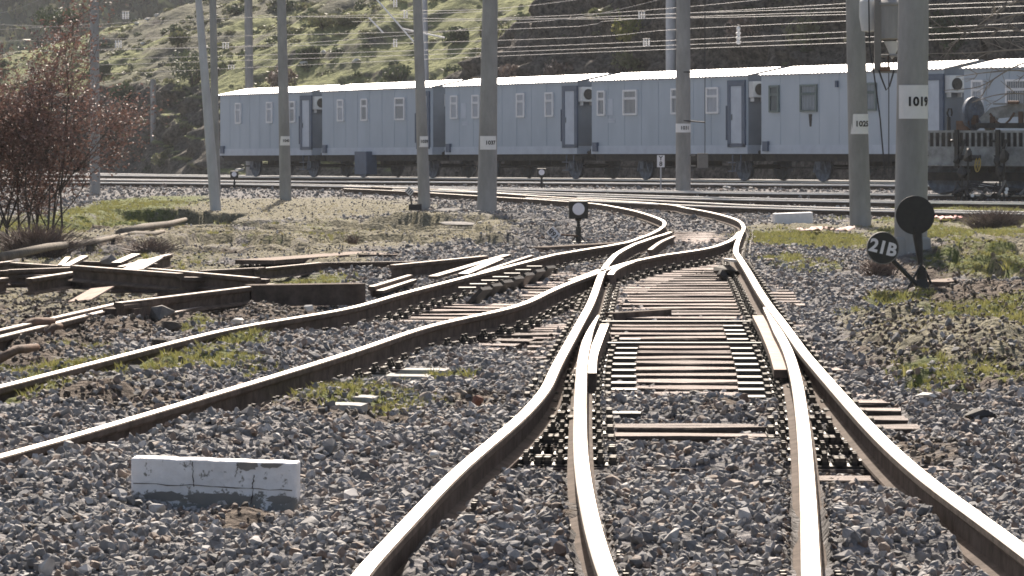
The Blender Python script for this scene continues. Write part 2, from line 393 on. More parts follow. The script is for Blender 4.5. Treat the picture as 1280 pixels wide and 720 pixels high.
# ------------------------------------------------------------------ ground
def ell(X, Y, L):
    """sum of soft ellipses given as photograph ellipses projected to the ground once, here"""
    r = np.zeros_like(X)
    for (cx, cy, rx, ry, *am) in L:
        c = px(cx, cy, -.15); y0 = px(cx, cy+ry, -.15).y; y1 = px(cx, cy-ry, -.15).y
        d = ((X-c.x)/(rx*c.y/F))**2+((Y-(y0+y1)/2)/max(.3, (y1-y0)/2))**2
        r = np.maximum(r, (am[0] if am else 1)*np.exp(-d*1.0))
    return r
GREEN = [(150, 472, 170, 15, 1.1), (30, 508, 70, 11, 1.1), (285, 440, 50, 7, 1.1), (100, 440, 60, 8, .6), (245, 412, 30, 8, .8), (430, 500, 130, 16, .6), (540, 470, 60, 8, .5), (1180, 400, 120, 12, .8), (1240, 425, 80, 14, .75), (1170, 480, 60, 18, .7), (1255, 480, 50, 14, .7), (1120, 378, 40, 8),
         (1010, 300, 90, 12, .9), (1000, 330, 60, 12, .6), (1240, 300, 70, 20, .9), (1220, 262, 110, 10, .8), (160, 262, 80, 18, .9), (90, 285, 60, 22, .9), (190, 285, 110, 8, .8), (420, 300, 90, 10, .4), (400, 345, 70, 6, .6), (230, 385, 60, 12, .6)]
DRY = [(350, 262, 190, 14, 1.2), (480, 295, 160, 22, 1.2), (250, 262, 110, 14, 1.1), (560, 300, 90, 16), (300, 300, 120, 20, .7), (300, 268, 90, 10), (130, 300, 120, 25, .5), (1000, 285, 80, 8, .8), (1160, 310, 140, 25, .8), (1200, 440, 120, 45, 1.1), (300, 520, 120, 10, .35), (150, 500, 160, 14, .45), (420, 330, 70, 8, .8)]
EARTH = [(700, 655, 70, 25, .45), (880, 560, 90, 8, .55), (300, 655, 60, 16, .55), (1150, 560, 60, 25, .6), (430, 520, 150, 18, .65), (600, 500, 60, 14, .75), (140, 520, 170, 16, .7), (1000, 600, 60, 40, .35), (360, 450, 60, 10, .5), (80, 690, 80, 20, .4), (900, 510, 90, 8, .5), (60, 385, 160, 45, 1), (150, 405, 120, 30, 1), (330, 390, 130, 20, .8), (60, 425, 120, 30), (20, 455, 80, 20, .7), (120, 300, 140, 30, .7), (1180, 345, 120, 20, .8), (1220, 395, 110, 35, .8), (1200, 455, 130, 45, .8), (1000, 560, 40, 14, .3), (600, 490, 40, 10, .35)]
EXPO = [(860, 440, 130, 55, 1), (860, 537, 110, 17, 1), (870, 372, 100, 30, .9), (860, 345, 100, 18, .9), (590, 388, 130, 14, .9), (690, 372, 60, 30, .6), (1110, 515, 60, 22, .9), (1000, 372, 36, 16, .8), (520, 464, 45, 12, .85), (640, 420, 70, 16, .6), (870, 588, 90, 5, .8), (640, 583, 30, 5, .8), (600, 658, 40, 6, .7), (850, 292, 80, 14, .6), (630, 540, 8, 8, .3), (860, 265, 50, 8, .5), (700, 560, 70, 26, .35), (1040, 560, 60, 40, .35)]
HIGH = [(260, 556, 200, 18, 1), (120, 640, 160, 50, .7), (560, 650, 120, 60, .2), (900, 575, 60, 12, .4), (880, 620, 130, 60, .25), (1180, 640, 60, 50, .25), (860, 505, 120, 11, .55), (960, 590, 40, 40, .5)]
TRKS = [c for _, c, _ in [(trk0, C0, 0), (trk0b, C0b, 0)]]+[c for _, c, _ in yard]
TX = []
for c in TRKS:
    xs = np.array([p.x for p in c]); ys = np.array([p.y for p in c]); o = np.argsort(xs); TX.append((xs[o], ys[o]))
def zones(X, Y):
    nb = fbm(X*1.1, Y*.55, 4, 3)
    green = np.clip(ell(X, Y, GREEN)*1.7*(.45+1.1*nb)-.25, 0, 1)
    dry = np.clip(ell(X, Y, DRY)*1.5*(.5+fbm(X*1.7+9, Y*.8, 4, 5))-.2, 0, 1)
    earth = np.clip(ell(X, Y, EARTH)*1.6*(.5+fbm(X*2, Y+3, 3, 9))-.2, 0, 1)
    # beyond the pictured verge: open ground left of the tracks is dry turf, right of them mixed turf
    xl = np.where(Y < 75, np.interp(Y, *XY['L1']), -99)
    left = ss(1.6, 4.0, xl-X)*ss(95, 88, Y)*ss(22, 26, Y)
    xd = np.interp(Y, *XY['D'])
    right = ss(1.5, 3.2, X-xd)*ss(84, 78, Y)*ss(17, 22, Y)
    nn = fbm(X*.35, Y*.25, 3, 11)
    dry = np.maximum(dry, np.maximum(left, right)*ss(.38, .56, nn)*.95)
    earth = np.maximum(earth, np.maximum(left*.6, right)*ss(.60, .35, nn)*.7)
    green = np.maximum(green, np.maximum(left*.25, right*.9)*ss(.48, .68, fbm(X*.5+5, Y*.3, 3, 13)))
    soft = np.clip(green+dry+earth, 0, 1)
    return green, dry, earth, soft
def G(X, Y):
    X = np.asarray(X, float); Y = np.asarray(Y, float)
    green, dry, earth, soft = zones(X, Y)
    base = Rz(Y)-.15
    near = ss(60, 40, Y)
    z = base-.12*ell(X, Y, EXPO)+.12*ell(X, Y, HIGH)*near
    z = z+(fbm(X*1.3, Y*1.1, 3, 21)-.5)*.11*near*ss(.0, .3, .6-ell(X, Y, EXPO))
    # lumpy earth and turf
    am = soft*(.10+.10*near)*(1-.7*ell(X, Y, [(130, 355, 230, 30)]))
    l = np.abs(fbm(X*1.6, Y*.9, 4, 31)-.5)*2
    z = z+am*(fbm(X*2.6, Y*1.7, 4, 33)-.42)*1.3-am*.25*ss(.12, .0, l)
    xl_ = np.where(Y < 80, np.interp(Y, *XY['L1']), -99); lf = ss(1.0, 2.2, xl_-X)*ss(86, 78, Y)*ss(24, 30, Y)
    xd_ = np.interp(Y, *XY['D']); rf = ss(1.6, 2.6, X-xd_)*ss(60, 50, Y)*ss(18, 21, Y)
    T = fbm(X*.5, Y*.24, 4, 35); T2 = fbm(X*.9+30, Y*.35, 4, 36)
    fs_ = ss(44, 54, Y); z = z+lf*fs_*(.14*ss(.455, .463, T)+.15*ss(.535, .543, T)-.16)+lf*(.02+.09*fs_)*(ss(.5, .508, T2)-.5)
    z = z+rf*(.12*ss(.44, .455, T2)+.15*ss(.53, .545, T2)-.11)+rf*.16*(fbm(X*1.1, Y*.5, 3, 45)-.5)
    ce = px(200, 270, -.2); ye = ce.y+1.2*np.sin(X*1.3)+3*(fbm(X*1.5, X*0, 3, 37)-.5)
    z = z-.62*ss(ye+.25, ye, Y)*ss(ce.y-14, ce.y-3, Y)*ss(px(75, 270).x, px(130, 270).x, X)*ss(px(280, 270).x, px(255, 270).x, X)
    # banks in the left field
    bank = ell(X, Y, [(215, 262, 60, 7, 1), (175, 255, 60, 6, .8), (120, 275, 60, 12, .9)])
    hollow = ell(X, Y, [(130, 352, 230, 22, 1.3), (200, 279, 75, 6, 1), (250, 283, 50, 6, .7), (110, 305, 90, 12, .7), (60, 355, 120, 26, .5), (420, 300, 90, 5, .5), (560, 288, 60, 4, .5)])
    z = z+.12*bank-.15*hollow
    # keep clear of rails
    dm = np.full(X.shape, 9.)
    for k in RL:
        ys, xs = XY[k]
        inside = (Y > ys[0]-.3) & (Y < min(ys[-1], 84)+.3)
        dm = np.where(inside, np.minimum(dm, np.abs(X-np.interp(Y, ys, xs))), dm)
    for xs, ys in TX:
        inside = (X > xs[0]) & (X < xs[-1])
        dy = np.abs(Y-np.interp(X, xs, ys))
        dm = np.where(inside & (dy < 2.2), np.minimum(dm, .3), dm)
    lim = Rz(Y)-.145+np.clip(dm-.12, 0, 2)*.7
    z = np.where(Y > 15.6, np.minimum(z, np.maximum(lim, Rz(Y)-.145)), z)
    # ballast and turf heaped against the left track where the photograph shows its rails half buried
    x1 = np.interp(Y, *XY['L1']); x2 = np.interp(Y, *XY['L2'])
    z = z+.085*ss(29, 25.5, Y)*ss(14, 17, Y)*ss(-.01, .05, X-x1)*ss(-.25, -.7, X-x2)*(.8+.4*fbm(X*2, Y*2, 2, 39))
    z = z+.095*ss(19.5, 16.5, Y)*ss(.0, .05, X-x2)*ss(1.1, .5, X-x2)*(.75+.5*fbm(X*2, Y*2, 2, 40))
    xa = np.interp(Y, *XY['A']); xd2 = np.interp(Y, *XY['D']); xb2 = np.interp(Y, *XY['B']); xc2 = np.interp(Y, *XY['C'])
    hp = fbm(X*1.7, Y*1.2, 3, 42)
    z = z+.07*ss(17.5, 15, Y)*ss(.02, .07, X-xa)*ss(-.04, -.10, X-xb2)*ss(.35, .65, hp)
    z = z+.08*ss(17, 14.5, Y)*ss(-.03, -.08, X-xd2)*ss(.04, .10, X-xc2)*ss(.3, .6, hp)
    z = z+.05*ss(17, 15, Y)*(ss(-.03, -.08, X-xa)*ss(-.8, -.3, X-xa)+ss(.03, .08, X-xd2)*ss(.9, .4, X-xd2))
    z = z+.05*ss(16.5, 15, Y)*ss(.05, .1, X-xb2)*ss(-.05, -.1, X-xc2)*ss(.35, .6, hp)
    z = z+.16*ell(X, Y, [(1215, 440, 90, 40), (1260, 385, 60, 20, .8)])+.06*ell(X, Y, [(1130, 420, 60, 22)])
    return z, green, dry, earth, soft, dm

def grid_mesh(name, X, Y, Z, mats, attrs=None, smooth=True):
    ny, nx = X.shape
    me = bpy.data.meshes.new(name)
    co = np.stack([X, Y, Z], -1).reshape(-1, 3).astype(np.float32)
    i = np.arange((ny-1)*(nx-1)); r = i//(nx-1); c = i % (nx-1); a0 = r*nx+c
    q = np.stack([a0, a0+1, a0+nx+1, a0+nx], -1).astype(np.int32)
    me.vertices.add(len(co)); me.vertices.foreach_set('co', co.ravel())
    me.loops.add(q.size); me.loops.foreach_set('vertex_index', q.ravel())
    me.polygons.add(len(q)); me.polygons.foreach_set('loop_start', np.arange(0, q.size, 4, dtype=np.int32))
    me.polygons.foreach_set('loop_total', np.full(len(q), 4, dtype=np.int32))
    me.polygons.foreach_set('use_smooth', np.full(len(q), smooth))
    me.update(calc_edges=True)
    for k, v in (attrs or {}).items():
        at_ = me.attributes.new(k, 'FLOAT_COLOR', 'POINT'); at_.data.foreach_set('color', v.reshape(-1, 4).astype(np.float32).ravel())
    for m in mats: me.materials.append(m)
    o = bpy.data.objects.new(name, me); COL.objects.link(o); return o

def ground_material():
    m = bpy.data.materials.new('yard_ground'); m.use_nodes = True
    N = m.node_tree.nodes; L = m.node_tree.links; p = N['Principled BSDF']; p.inputs['Roughness'].default_value = .95; p.inputs['Specular IOR Level'].default_value = .25
    at_ = N.new('ShaderNodeAttribute'); at_.attribute_name = 'zone'
    sp = N.new('ShaderNodeSeparateColor'); L.new(at_.outputs['Color'], sp.inputs[0])
    g = N.new('ShaderNodeNewGeometry')
    def noise(s, d=5, r=.6):
        n = N.new('ShaderNodeTexNoise'); n.inputs['Scale'].default_value = s; n.inputs['Detail'].default_value = d; n.inputs['Roughness'].default_value = r
        L.new(g.outputs['Position'], n.inputs['Vector']); return n
    def ramp(src, c0, c1, a=.35, b=.65):
        r = N.new('ShaderNodeValToRGB'); L.new(src, r.inputs[0]); r.color_ramp.elements[0].position = a; r.color_ramp.elements[1].position = b
        r.color_ramp.elements[0].color = (*c0, 1); r.color_ramp.elements[1].color = (*c1, 1); return r.outputs[0]
    vo = N.new('ShaderNodeTexVoronoi'); vo.inputs['Scale'].default_value = 17; L.new(g.outputs['Position'], vo.inputs['Vector'])
    vs = N.new('ShaderNodeSeparateColor'); L.new(vo.outputs['Color'], vs.inputs[0])
    grav = ramp(vs.outputs[0], (.10, .098, .10), (.26, .25, .255), .1, .9)
    n1 = noise(3); n2 = noise(14); n3 = noise(.6, 4)
    earth = ramp(n2.outputs[0], (.06, .045, .036), (.15, .115, .09))
    dry = ramp(n2.outputs[0], (.115, .108, .075), (.25, .228, .165))
    green = ramp(n2.outputs[0], (.07, .09, .03), (.16, .18, .055))
    def mix(f, a, b):
        x = N.new('ShaderNodeMix'); x.data_type = 'RGBA'; L.new(f, x.inputs[0]); L.new(a, x.inputs[6]); L.new(b, x.inputs[7]); return x.outputs[2]
    def brk(f, n, lo=.25):
        a = N.new('ShaderNodeMath'); a.operation = 'MULTIPLY_ADD'; L.new(n.outputs[0], a.inputs[0]); a.inputs[1].default_value = 1.6; a.inputs[2].default_value = -.8
        b = N.new('ShaderNodeMath'); b.operation = 'ADD'; L.new(a.outputs[0], b.inputs[0]); L.new(f, b.inputs[1])
        c = N.new('ShaderNodeMapRange'); c.inputs[1].default_value = lo; c.inputs[2].default_value = lo+.35; L.new(b.outputs[0], c.inputs[0]); return c.outputs[0]
    c = mix(brk(sp.outputs[2], n1), grav, earth)
    c = mix(brk(sp.outputs[1], noise(7)), c, dry)
    c = mix(brk(sp.outputs[0], noise(5)), c, green)
    L.new(c, p.inputs['Base Color'])
    bp = N.new('ShaderNodeBump'); bp.inputs['Strength'].default_value = 1.0; bp.inputs['Distance'].default_value = .05
    v2 = N.new('ShaderNodeMath'); v2.operation = 'MULTIPLY_ADD'; L.new(vo.outputs['Distance'], v2.inputs[0]); v2.inputs[1].default_value = -.8; L.new(noise(30).outputs[0], v2.inputs[2])
    L.new(v2.outputs[0], bp.inputs['Height']); L.new(bp.outputs[0], p.inputs['Normal'])
    return m
M['ground'] = ground_material()
ys = np.concatenate([np.linspace(-60, 9, 20)[:-1], 9*np.exp(np.linspace(0, math.log(42/9.), 560))[:-1], np.linspace(42, 92, 420)[:-1], 92*np.exp(np.linspace(0, math.log(260/92.), 160)), np.linspace(262, 1500, 30)])
u = np.linspace(-1, 1, 381)
half = .155*np.maximum(ys, 9)+.5
UX = u*1.0+np.sign(u)*np.clip(np.abs(u)-.85, 0, 1)**2*200
X = half[:, None]*UX[None, :]; Y = np.repeat(ys[:, None], len(u), 1)
Z, gr, dr, ea, so, dm = G(X, Y)
zone = np.stack([gr, dr, ea, np.ones_like(gr)], -1)
ground = grid_mesh('ground', X, Y, Z, [M['ground']], {'zone': zone}); tag(ground, 'ballast, bare earth and turf of the railway yard', 'ground', kind='structure')

# ------------------------------------------------------------------ scattering of stuff
def lib_collection(name, meshes):
    c = bpy.data.collections.new(name)
    for i, me in enumerate(meshes):
        o = bpy.data.objects.new(f'{name}_{i:02d}', me); c.objects.link(o)
    return c
def scatter(name, label, cat, P, ROT, S, coll, nvar, sxyz=None):
    n = len(P); me = bpy.data.meshes.new(name); me.vertices.add(n); me.vertices.foreach_set('co', np.asarray(P, np.float32).ravel())
    def av(nm, d): x = me.attributes.new(nm, 'FLOAT_VECTOR', 'POINT'); x.data.foreach_set('vector', np.asarray(d, np.float32).ravel())
    av('irot', ROT); S = np.asarray(S, np.float32)
    if S.ndim == 1: S = np.stack([S, S, S], -1)
    av('iscale', S)
    x = me.attributes.new('idx', 'INT', 'POINT'); x.data.foreach_set('value', rng.integers(0, nvar, n).astype(np.int32))
    o = bpy.data.objects.new(name, me); COL.objects.link(o)
    ng = bpy.data.node_groups.new(name, 'GeometryNodeTree')
    ng.interface.new_socket('Geometry', in_out='INPUT', socket_type='NodeSocketGeometry'); ng.interface.new_socket('Geometry', in_out='OUTPUT', socket_type='NodeSocketGeometry')
    A = ng.nodes.new; Lk = ng.links.new
    gi = A('NodeGroupInput'); go = A('NodeGroupOutput'); ip = A('GeometryNodeInstanceOnPoints'); ci = A('GeometryNodeCollectionInfo')
    ci.inputs['Collection'].default_value = coll; ci.inputs['Separate Children'].default_value = True; ci.inputs['Reset Children'].default_value = True
    def na(nm, t): q = A('GeometryNodeInputNamedAttribute'); q.data_type = t; q.inputs[0].default_value = nm; return q
    m2p = A('GeometryNodeMeshToPoints')
    Lk(gi.outputs[0], m2p.inputs[0]); Lk(m2p.outputs[0], ip.inputs['Points']); Lk(ci.outputs[0], ip.inputs['Instance']); ip.inputs['Pick Instance'].default_value = True
    er = A('FunctionNodeEulerToRotation')
    def out(q): return [s for s in q.outputs if s.enabled and s.name == 'Attribute'][0]
    Lk(out(na('idx', 'INT')), ip.inputs['Instance Index']); Lk(out(na('irot', 'FLOAT_VECTOR')), er.inputs[0]); Lk(er.outputs[0], ip.inputs['Rotation'])
    Lk(out(na('iscale', 'FLOAT_VECTOR')), ip.inputs['Scale']); Lk(ip.outputs[0], go.inputs[0])
    md = o.modifiers.new('scatter', 'NODES'); md.node_group = ng
    tag(o, label, cat, kind='stuff'); return o

def stone_mat(name, c0, c1, c2):
    m = bpy.data.materials.new(name); m.use_nodes = True
    N = m.node_tree.nodes; L = m.node_tree.links; p = N['Principled BSDF']; p.inputs['Roughness'].default_value = .8; p.inputs['Specular IOR Level'].default_value = .45
    oi = N.new('ShaderNodeObjectInfo'); r = N.new('ShaderNodeValToRGB'); L.new(oi.outputs['Random'], r.inputs[0])
    e = r.color_ramp.elements; e[0].color = (*c0, 1); e[1].color = (*c1, 1); q = e.new(.5); q.color = (*c2, 1); q = e.new(.80); q.color = (*c1, 1); q = e.new(.84); q.color = (.32, .26, .22, 1); e[-1].color = (.19, .13, .10, 1)
    n = N.new('ShaderNodeTexNoise'); n.inputs['Scale'].default_value = 2.2; n.inputs['Detail'].default_value = 6; tc = N.new('ShaderNodeTexCoord'); L.new(tc.outputs['Object'], n.inputs['Vector'])
    mr = N.new('ShaderNodeMapRange'); mr.inputs[1].default_value = .3; mr.inputs[2].default_value = .7; mr.inputs[3].default_value = .65; mr.inputs[4].default_value = 1.2; L.new(n.outputs[0], mr.inputs[0])
    hs = N.new('ShaderNodeHueSaturation'); L.new(mr.outputs[0], hs.inputs['Value']); L.new(r.outputs[0], hs.inputs['Color']); L.new(hs.outputs[0], p.inputs['Base Color'])
    return m
M['stone'] = stone_mat('crushed_stone', (.12, .115, .115), (.42, .405, .40), (.225, .22, .22))
M['clods'] = stone_mat('earth_crumb', (.06, .047, .038), (.17, .14, .11), (.10, .08, .062))
def hull(seed, ax=(1, .8, .62), n=13):
    mb = MB(); mb.rock((0, 0, 0), ax, seed); return mb
st_meshes = [hull(i, (1, random.uniform(.6, .95), random.uniform(.45, .75)), random.randint(10, 15)).mesh('crushed_stone', [M['stone']]) for i in range(14)]
cl_meshes = [hull(100+i, (1, .85, .6)).mesh('crumb', [M['clods']]) for i in range(6)]
SC = lib_collection('stones', st_meshes); CC = lib_collection('crumbs', cl_meshes)
def sample(y0, y1, dens, marg=1.15):
    hw = lambda y: .142*y+marg
    n = int(dens*(y1-y0)*(hw(y0)+hw(y1))); Yp = rng.uniform(y0, y1, n*2); keep = rng.uniform(0, hw(y1), n*2) < hw(Yp); Yp = Yp[keep][:n]
    Xp = rng.uniform(-1, 1, len(Yp))*hw(Yp); return Xp, Yp
PP = []; RR = []; SS = []; CP = []; CR = []; CS = []
for y0, y1, dens, sz in ((10.2, 16, 900, .043), (16, 24, 700, .045), (24, 34, 420, .048), (34, 48, 230, .054), (48, 70, 100, .064), (70, 100, 30, .08), (100, 126, 9, .10)):
    Xp, Yp = sample(y0, y1, dens)
    z, g_, d_, e_, s_, dm_ = G(Xp, Yp)
    ex = ell(Xp, Yp, EXPO); pr = np.where(s_ > .45, np.where(e_ > .4, .15, np.where((d_ > .4) & (Yp > 30), .34, .4)), 1.0)*np.where(ex > .45, .45, 1.0)
    if y0 > 47: pr = pr*1.0
    k = (rng.uniform(0, 1, len(Xp)) < pr) & (dm_ > .075)
    s = sz*np.exp(np.clip(rng.normal(-.10, .33, len(Xp)), -.8, .48))*np.where(rng.uniform(0, 1, len(Xp)) < .02, 1.5, 1)
    s = np.where(dm_ < .11, np.minimum(s, .035), s); s = np.where((s_ > .45) & (Yp > 30), s*.62, s)
    zz = z+s*rng.uniform(-.05, .30, len(Xp))
    q = np.stack([Xp, Yp, zz], -1)[k]; PP.append(q); RR.append(rng.uniform(-PI, PI, (len(q), 3))*np.array([.35, .35, 1])); SS.append(s[k])
    Xp, Yp = sample(y0, y1, dens*.55)
    z, g_, d_, e_, s_, dm_ = G(Xp, Yp)
    k = (rng.uniform(0, 1, len(Xp)) < np.clip(e_+.12*s_, 0, 1)*(1.3 if y0 < 30 else (.5 if y0 < 47 else .03))) & (dm_ > .09)
    s = sz*.62*np.exp(np.clip(rng.normal(0, .5, len(Xp)), -1, .8))
    q = np.stack([Xp, Yp, z+s*.1], -1)[k]; CP.append(q); CR.append(rng.uniform(-PI, PI, (len(q), 3))); CS.append(s[k])
PP = np.concatenate(PP); RR = np.concatenate(RR); SS = np.concatenate(SS)
print('stones', len(PP))
scatter('ballast_gravel', 'grey crushed stone ballast around the tracks', 'gravel', PP, RR, SS, SC, len(st_meshes))
CP = np.concatenate(CP); CR = np.concatenate(CR); CS = np.concatenate(CS); print('crumbs', len(CP))
scatter('earth_rubble', 'crumbled brown earth and small stones of the verges', 'earth', CP, CR, CS, CC, len(cl_meshes))
# grass
def tuft(seed, mt, nb=14, h=1.0, spread=.5):
    r = random.Random(seed); mb = MB()
    for k in range(nb):
        an = r.uniform(0, 2*PI); d = r.uniform(0, spread); x, y = math.cos(an)*d, math.sin(an)*d; hh = h*r.uniform(.5, 1); le = r.uniform(.15, .8)*hh; wd = r.uniform(.03, .06); a2 = r.uniform(0, 2*PI)
        t = Vector((math.cos(a2)*wd, math.sin(a2)*wd, 0)); b = Vector((x, y, 0)); ln = Vector((math.cos(an), math.sin(an), 0))*le
        mb.add([b-t, b+t, b+ln*.4+Vector((0, 0, hh*.6))+t*.7, b+ln*.4+Vector((0, 0, hh*.6))-t*.7, b+ln+Vector((0, 0, hh))], [(0, 1, 2, 3), (3, 2, 4)])
    return mb.mesh('grass_tuft', [mt])
GC = lib_collection('tufts', [tuft(i, M['grass']) for i in range(6)]); DC = lib_collection('dry_tufts', [tuft(50+i, M['dry_grass'], 12) for i in range(5)])
for nm, lb, zi, coll, nv, dn, hs in (('green_grass', 'short green grass and moss between and beside the tracks', 0, GC, 6, 1.8, .034), ('dry_grass', 'sparse dry yellowish turf on the open ground', 1, DC, 5, .6, .018)):
    A_ = []; S_ = []
    for y0, y1, dens in ((11, 20, 420), (20, 32, 300), (32, 48, 160), (48, 70, 60), (70, 95, 30)):
        Xp, Yp = sample(y0, y1, dens*dn, 1.5)
        z, g_, d_, e_, s_, dm_ = G(Xp, Yp); f = (g_, d_)[zi]
        k = (rng.uniform(0, 1, len(Xp)) < (f-.15)*1.2) & (dm_ > .08)
        q = np.stack([Xp, Yp, z-.005], -1)[k]; A_.append(q); S_.append((hs*np.exp(rng.normal(0, .35, len(Xp))))[k]*(1 if y0 < 48 else 1.5))
    A_ = np.concatenate(A_); S_ = np.concatenate(S_); print(nm, len(A_))
    rt = np.zeros((len(A_), 3)); rt[:, 2] = rng.uniform(0, 6.28, len(A_))
    scatter(nm, lb, 'grass', A_, rt, np.stack([S_*1.2, S_*1.2, S_], -1), coll, nv)

# ------------------------------------------------------------------ sleepers and fastenings
def sleeper_mesh(L, kind, seed):
    r = random.Random(seed); mb = MB()
    if kind == 'wood':
        w2, n = .125, 7
        # slightly irregular beam with a split crown
        for i in range(n):
            x = -L/2+L*i/(n-1)
            for (yy, zz) in ((-w2, -.13), (w2, -.13), (w2, -.012), (w2-.012, 0), (.02, -.002), (0, -.010), (-.02, 0), (-w2+.012, 0), (-w2, -.012)):
                mb.v.append((x+r.uniform(-.01, .01)*(i in (0, n-1)), yy+r.uniform(-.008, .008), zz+r.uniform(-.005, .004)))
        k = 9
        for i in range(n-1):
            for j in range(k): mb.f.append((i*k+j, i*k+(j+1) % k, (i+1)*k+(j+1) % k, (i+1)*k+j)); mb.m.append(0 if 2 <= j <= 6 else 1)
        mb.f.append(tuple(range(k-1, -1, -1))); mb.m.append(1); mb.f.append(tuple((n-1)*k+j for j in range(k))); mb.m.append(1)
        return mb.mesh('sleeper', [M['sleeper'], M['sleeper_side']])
    # concrete: raised shoulders either side of the rail seats, lower waist
    xs = [(-L/2, .05), (-L/2+.05, .055), (-L/2+.28, .055), (-L/2+.34, .02), (-L/2+.66, .02), (-L/2+.72, .0), (L/2-.72, .0), (L/2-.66, .02), (L/2-.34, .02), (L/2-.28, .055), (L/2-.05, .055), (L/2, .05)]
    for x, t in xs:
        t = t-.02
        for yy, zz in ((-.14, -.18), (.14, -.18), (.105, t), (-.105, t)): mb.v.append((x, yy, zz))
    for i in range(len(xs)-1):
        for j in range(4): mb.f.append((i*4+j, i*4+(j+1) % 4, (i+1)*4+(j+1) % 4, (i+1)*4+j)); mb.m.append(0)
    mb.f.append((3, 2, 1, 0)); mb.m.append(0); q = (len(xs)-1)*4; mb.f.append((q, q+1, q+2, q+3)); mb.m.append(0)
    return mb.mesh('sleeper', [M['conc_sleeper']])
def fast_mesh(slide=0):
    mb = MB(); mb.box((slide*.06, 0, .008), (.36+slide*.16, .17, .016), mi=0)
    for sx in (-1, 1):
        for dx in (.095, .155):
            for dy in (-.045, .045):
                h = .075 if dx < .1 else .045
                mb.tube((sx*dx, dy, .016), (sx*dx, dy, .034), .024, n=6, mi=0); mb.tube((sx*dx, dy, .034), (sx*dx, dy, h), .012, n=6, mi=1)
                mb.tube((sx*dx, dy, .034), (sx*dx, dy, .052), .019, .019, n=6, mi=1)
        mb.box((sx*.085, 0, .03), (.045, .10, .02), mi=0)
    if slide:
        for sx in (1,): mb.box((slide*.25, 0, .022), (.16, .15, .02), mi=0)
    return mb.mesh('rail_chair', [M['steel_dark'], M['bolt']])
WM = {}
def wood(L, i):
    k = (round(L, 1), i % 4)
    if k not in WM: WM[k] = sleeper_mesh(k[0], 'wood', hash(k) % 999 if False else int(k[0]*10)*7+k[1])
    return WM[k]
CM = sleeper_mesh(2.5, 'conc', 1); FM = fast_mesh(0); FS = fast_mesh(1)
def lay(par, ylist, lk, rk, keys, kindf, ext=.5, nomax=100):
    n = 0
    for i, Yc in enumerate(ylist):
        if n >= nomax: break
        xl, xr_ = float(xr(lk, Yc)), float(xr(rk, Yc))
        if math.isnan(xl) or math.isnan(xr_): continue
        xl2, xr2 = float(xr(lk, Yc+.6, xl)), float(xr(rk, Yc+.6, xr_))
        an = math.atan2(((xl2+xr2)-(xl+xr_))/2, .6)   # lean of the track from +Y toward +X
        an = max(-.6, min(.6, an))
        kd = kindf(Yc); L = abs(xr_-xl)/math.cos(an)*math.cos(an)**2+2*ext
        if kd == 'conc': L = 2.5
        me = CM if kd == 'conc' else wood(L, i)
        cx = (xl+xr_)/2+random.uniform(-.03, .03)
        s = bpy.data.objects.new('sleeper', me); COL.objects.link(s); s.parent = par
        s.location = (cx, Yc, float(Rz(Yc))-.167+(.004 if kd == 'conc' else random.uniform(-.006, 0))); s.rotation_euler = (0, 0, -an+random.uniform(-.012, .012)); n += 1
        for k in keys:
            # intersection of this sleeper axis with rail k
            xk = float(xr(k, Yc))
            for _ in range(3):
                yk = Yc-(xk-cx)*math.tan(an); xk = float(xr(k, yk))
            if math.isnan(xk): continue
            d = (xk-cx)/math.cos(an)
            if abs(d) > L/2+.05: continue
            if Yc < 17.5 and random.random() < .55: continue
            f = bpy.data.objects.new('rail_chair', FS if (k == 'B' and Yc > 20) else FM); COL.objects.link(f); f.parent = s
            f.location = (d, 0, -.004)
            if k == 'C' and Yc > 20: f.data = FS; f.scale = (-1, 1, 1)
    return n
ysR = [8.0+.60*i for i in range(106)]
lay(turnout, [y for y in ysR if y < 47.6], 'A', 'D', ['A', 'D', 'B', 'C'], lambda y: 'wood', ext=.42)
lay(turnout, [y for y in ysR if y >= 47.6], 'L1', 'D', ['L1', 'D'], lambda y: 'wood', ext=.45, nomax=40)
ysL = [9.8+.60*i for i in range(72)]
lay(ltrack, ysL, 'L1', 'L2', ['L1', 'L2'], lambda y: 'conc' if y < 24.5 else 'wood', ext=.5, nomax=72)
for k in (2, 3):
    t, C, rr = yard[k]; acc = 0; nn = 0
    for i in range(1, len(C)):
        acc += (C[i]-C[i-1]).length
        if acc > .8 and nn < 60:
            acc = 0; nn += 1; d = C[i]-C[i-1]
            s = bpy.data.objects.new('sleeper', wood(2.5, i)); COL.objects.link(s); s.parent = t; s.location = (C[i].x, C[i].y, float(Rz(C[i].y))-.155)
            s.rotation_euler = (0, 0, math.atan2(d.y, d.x)+PI/2)
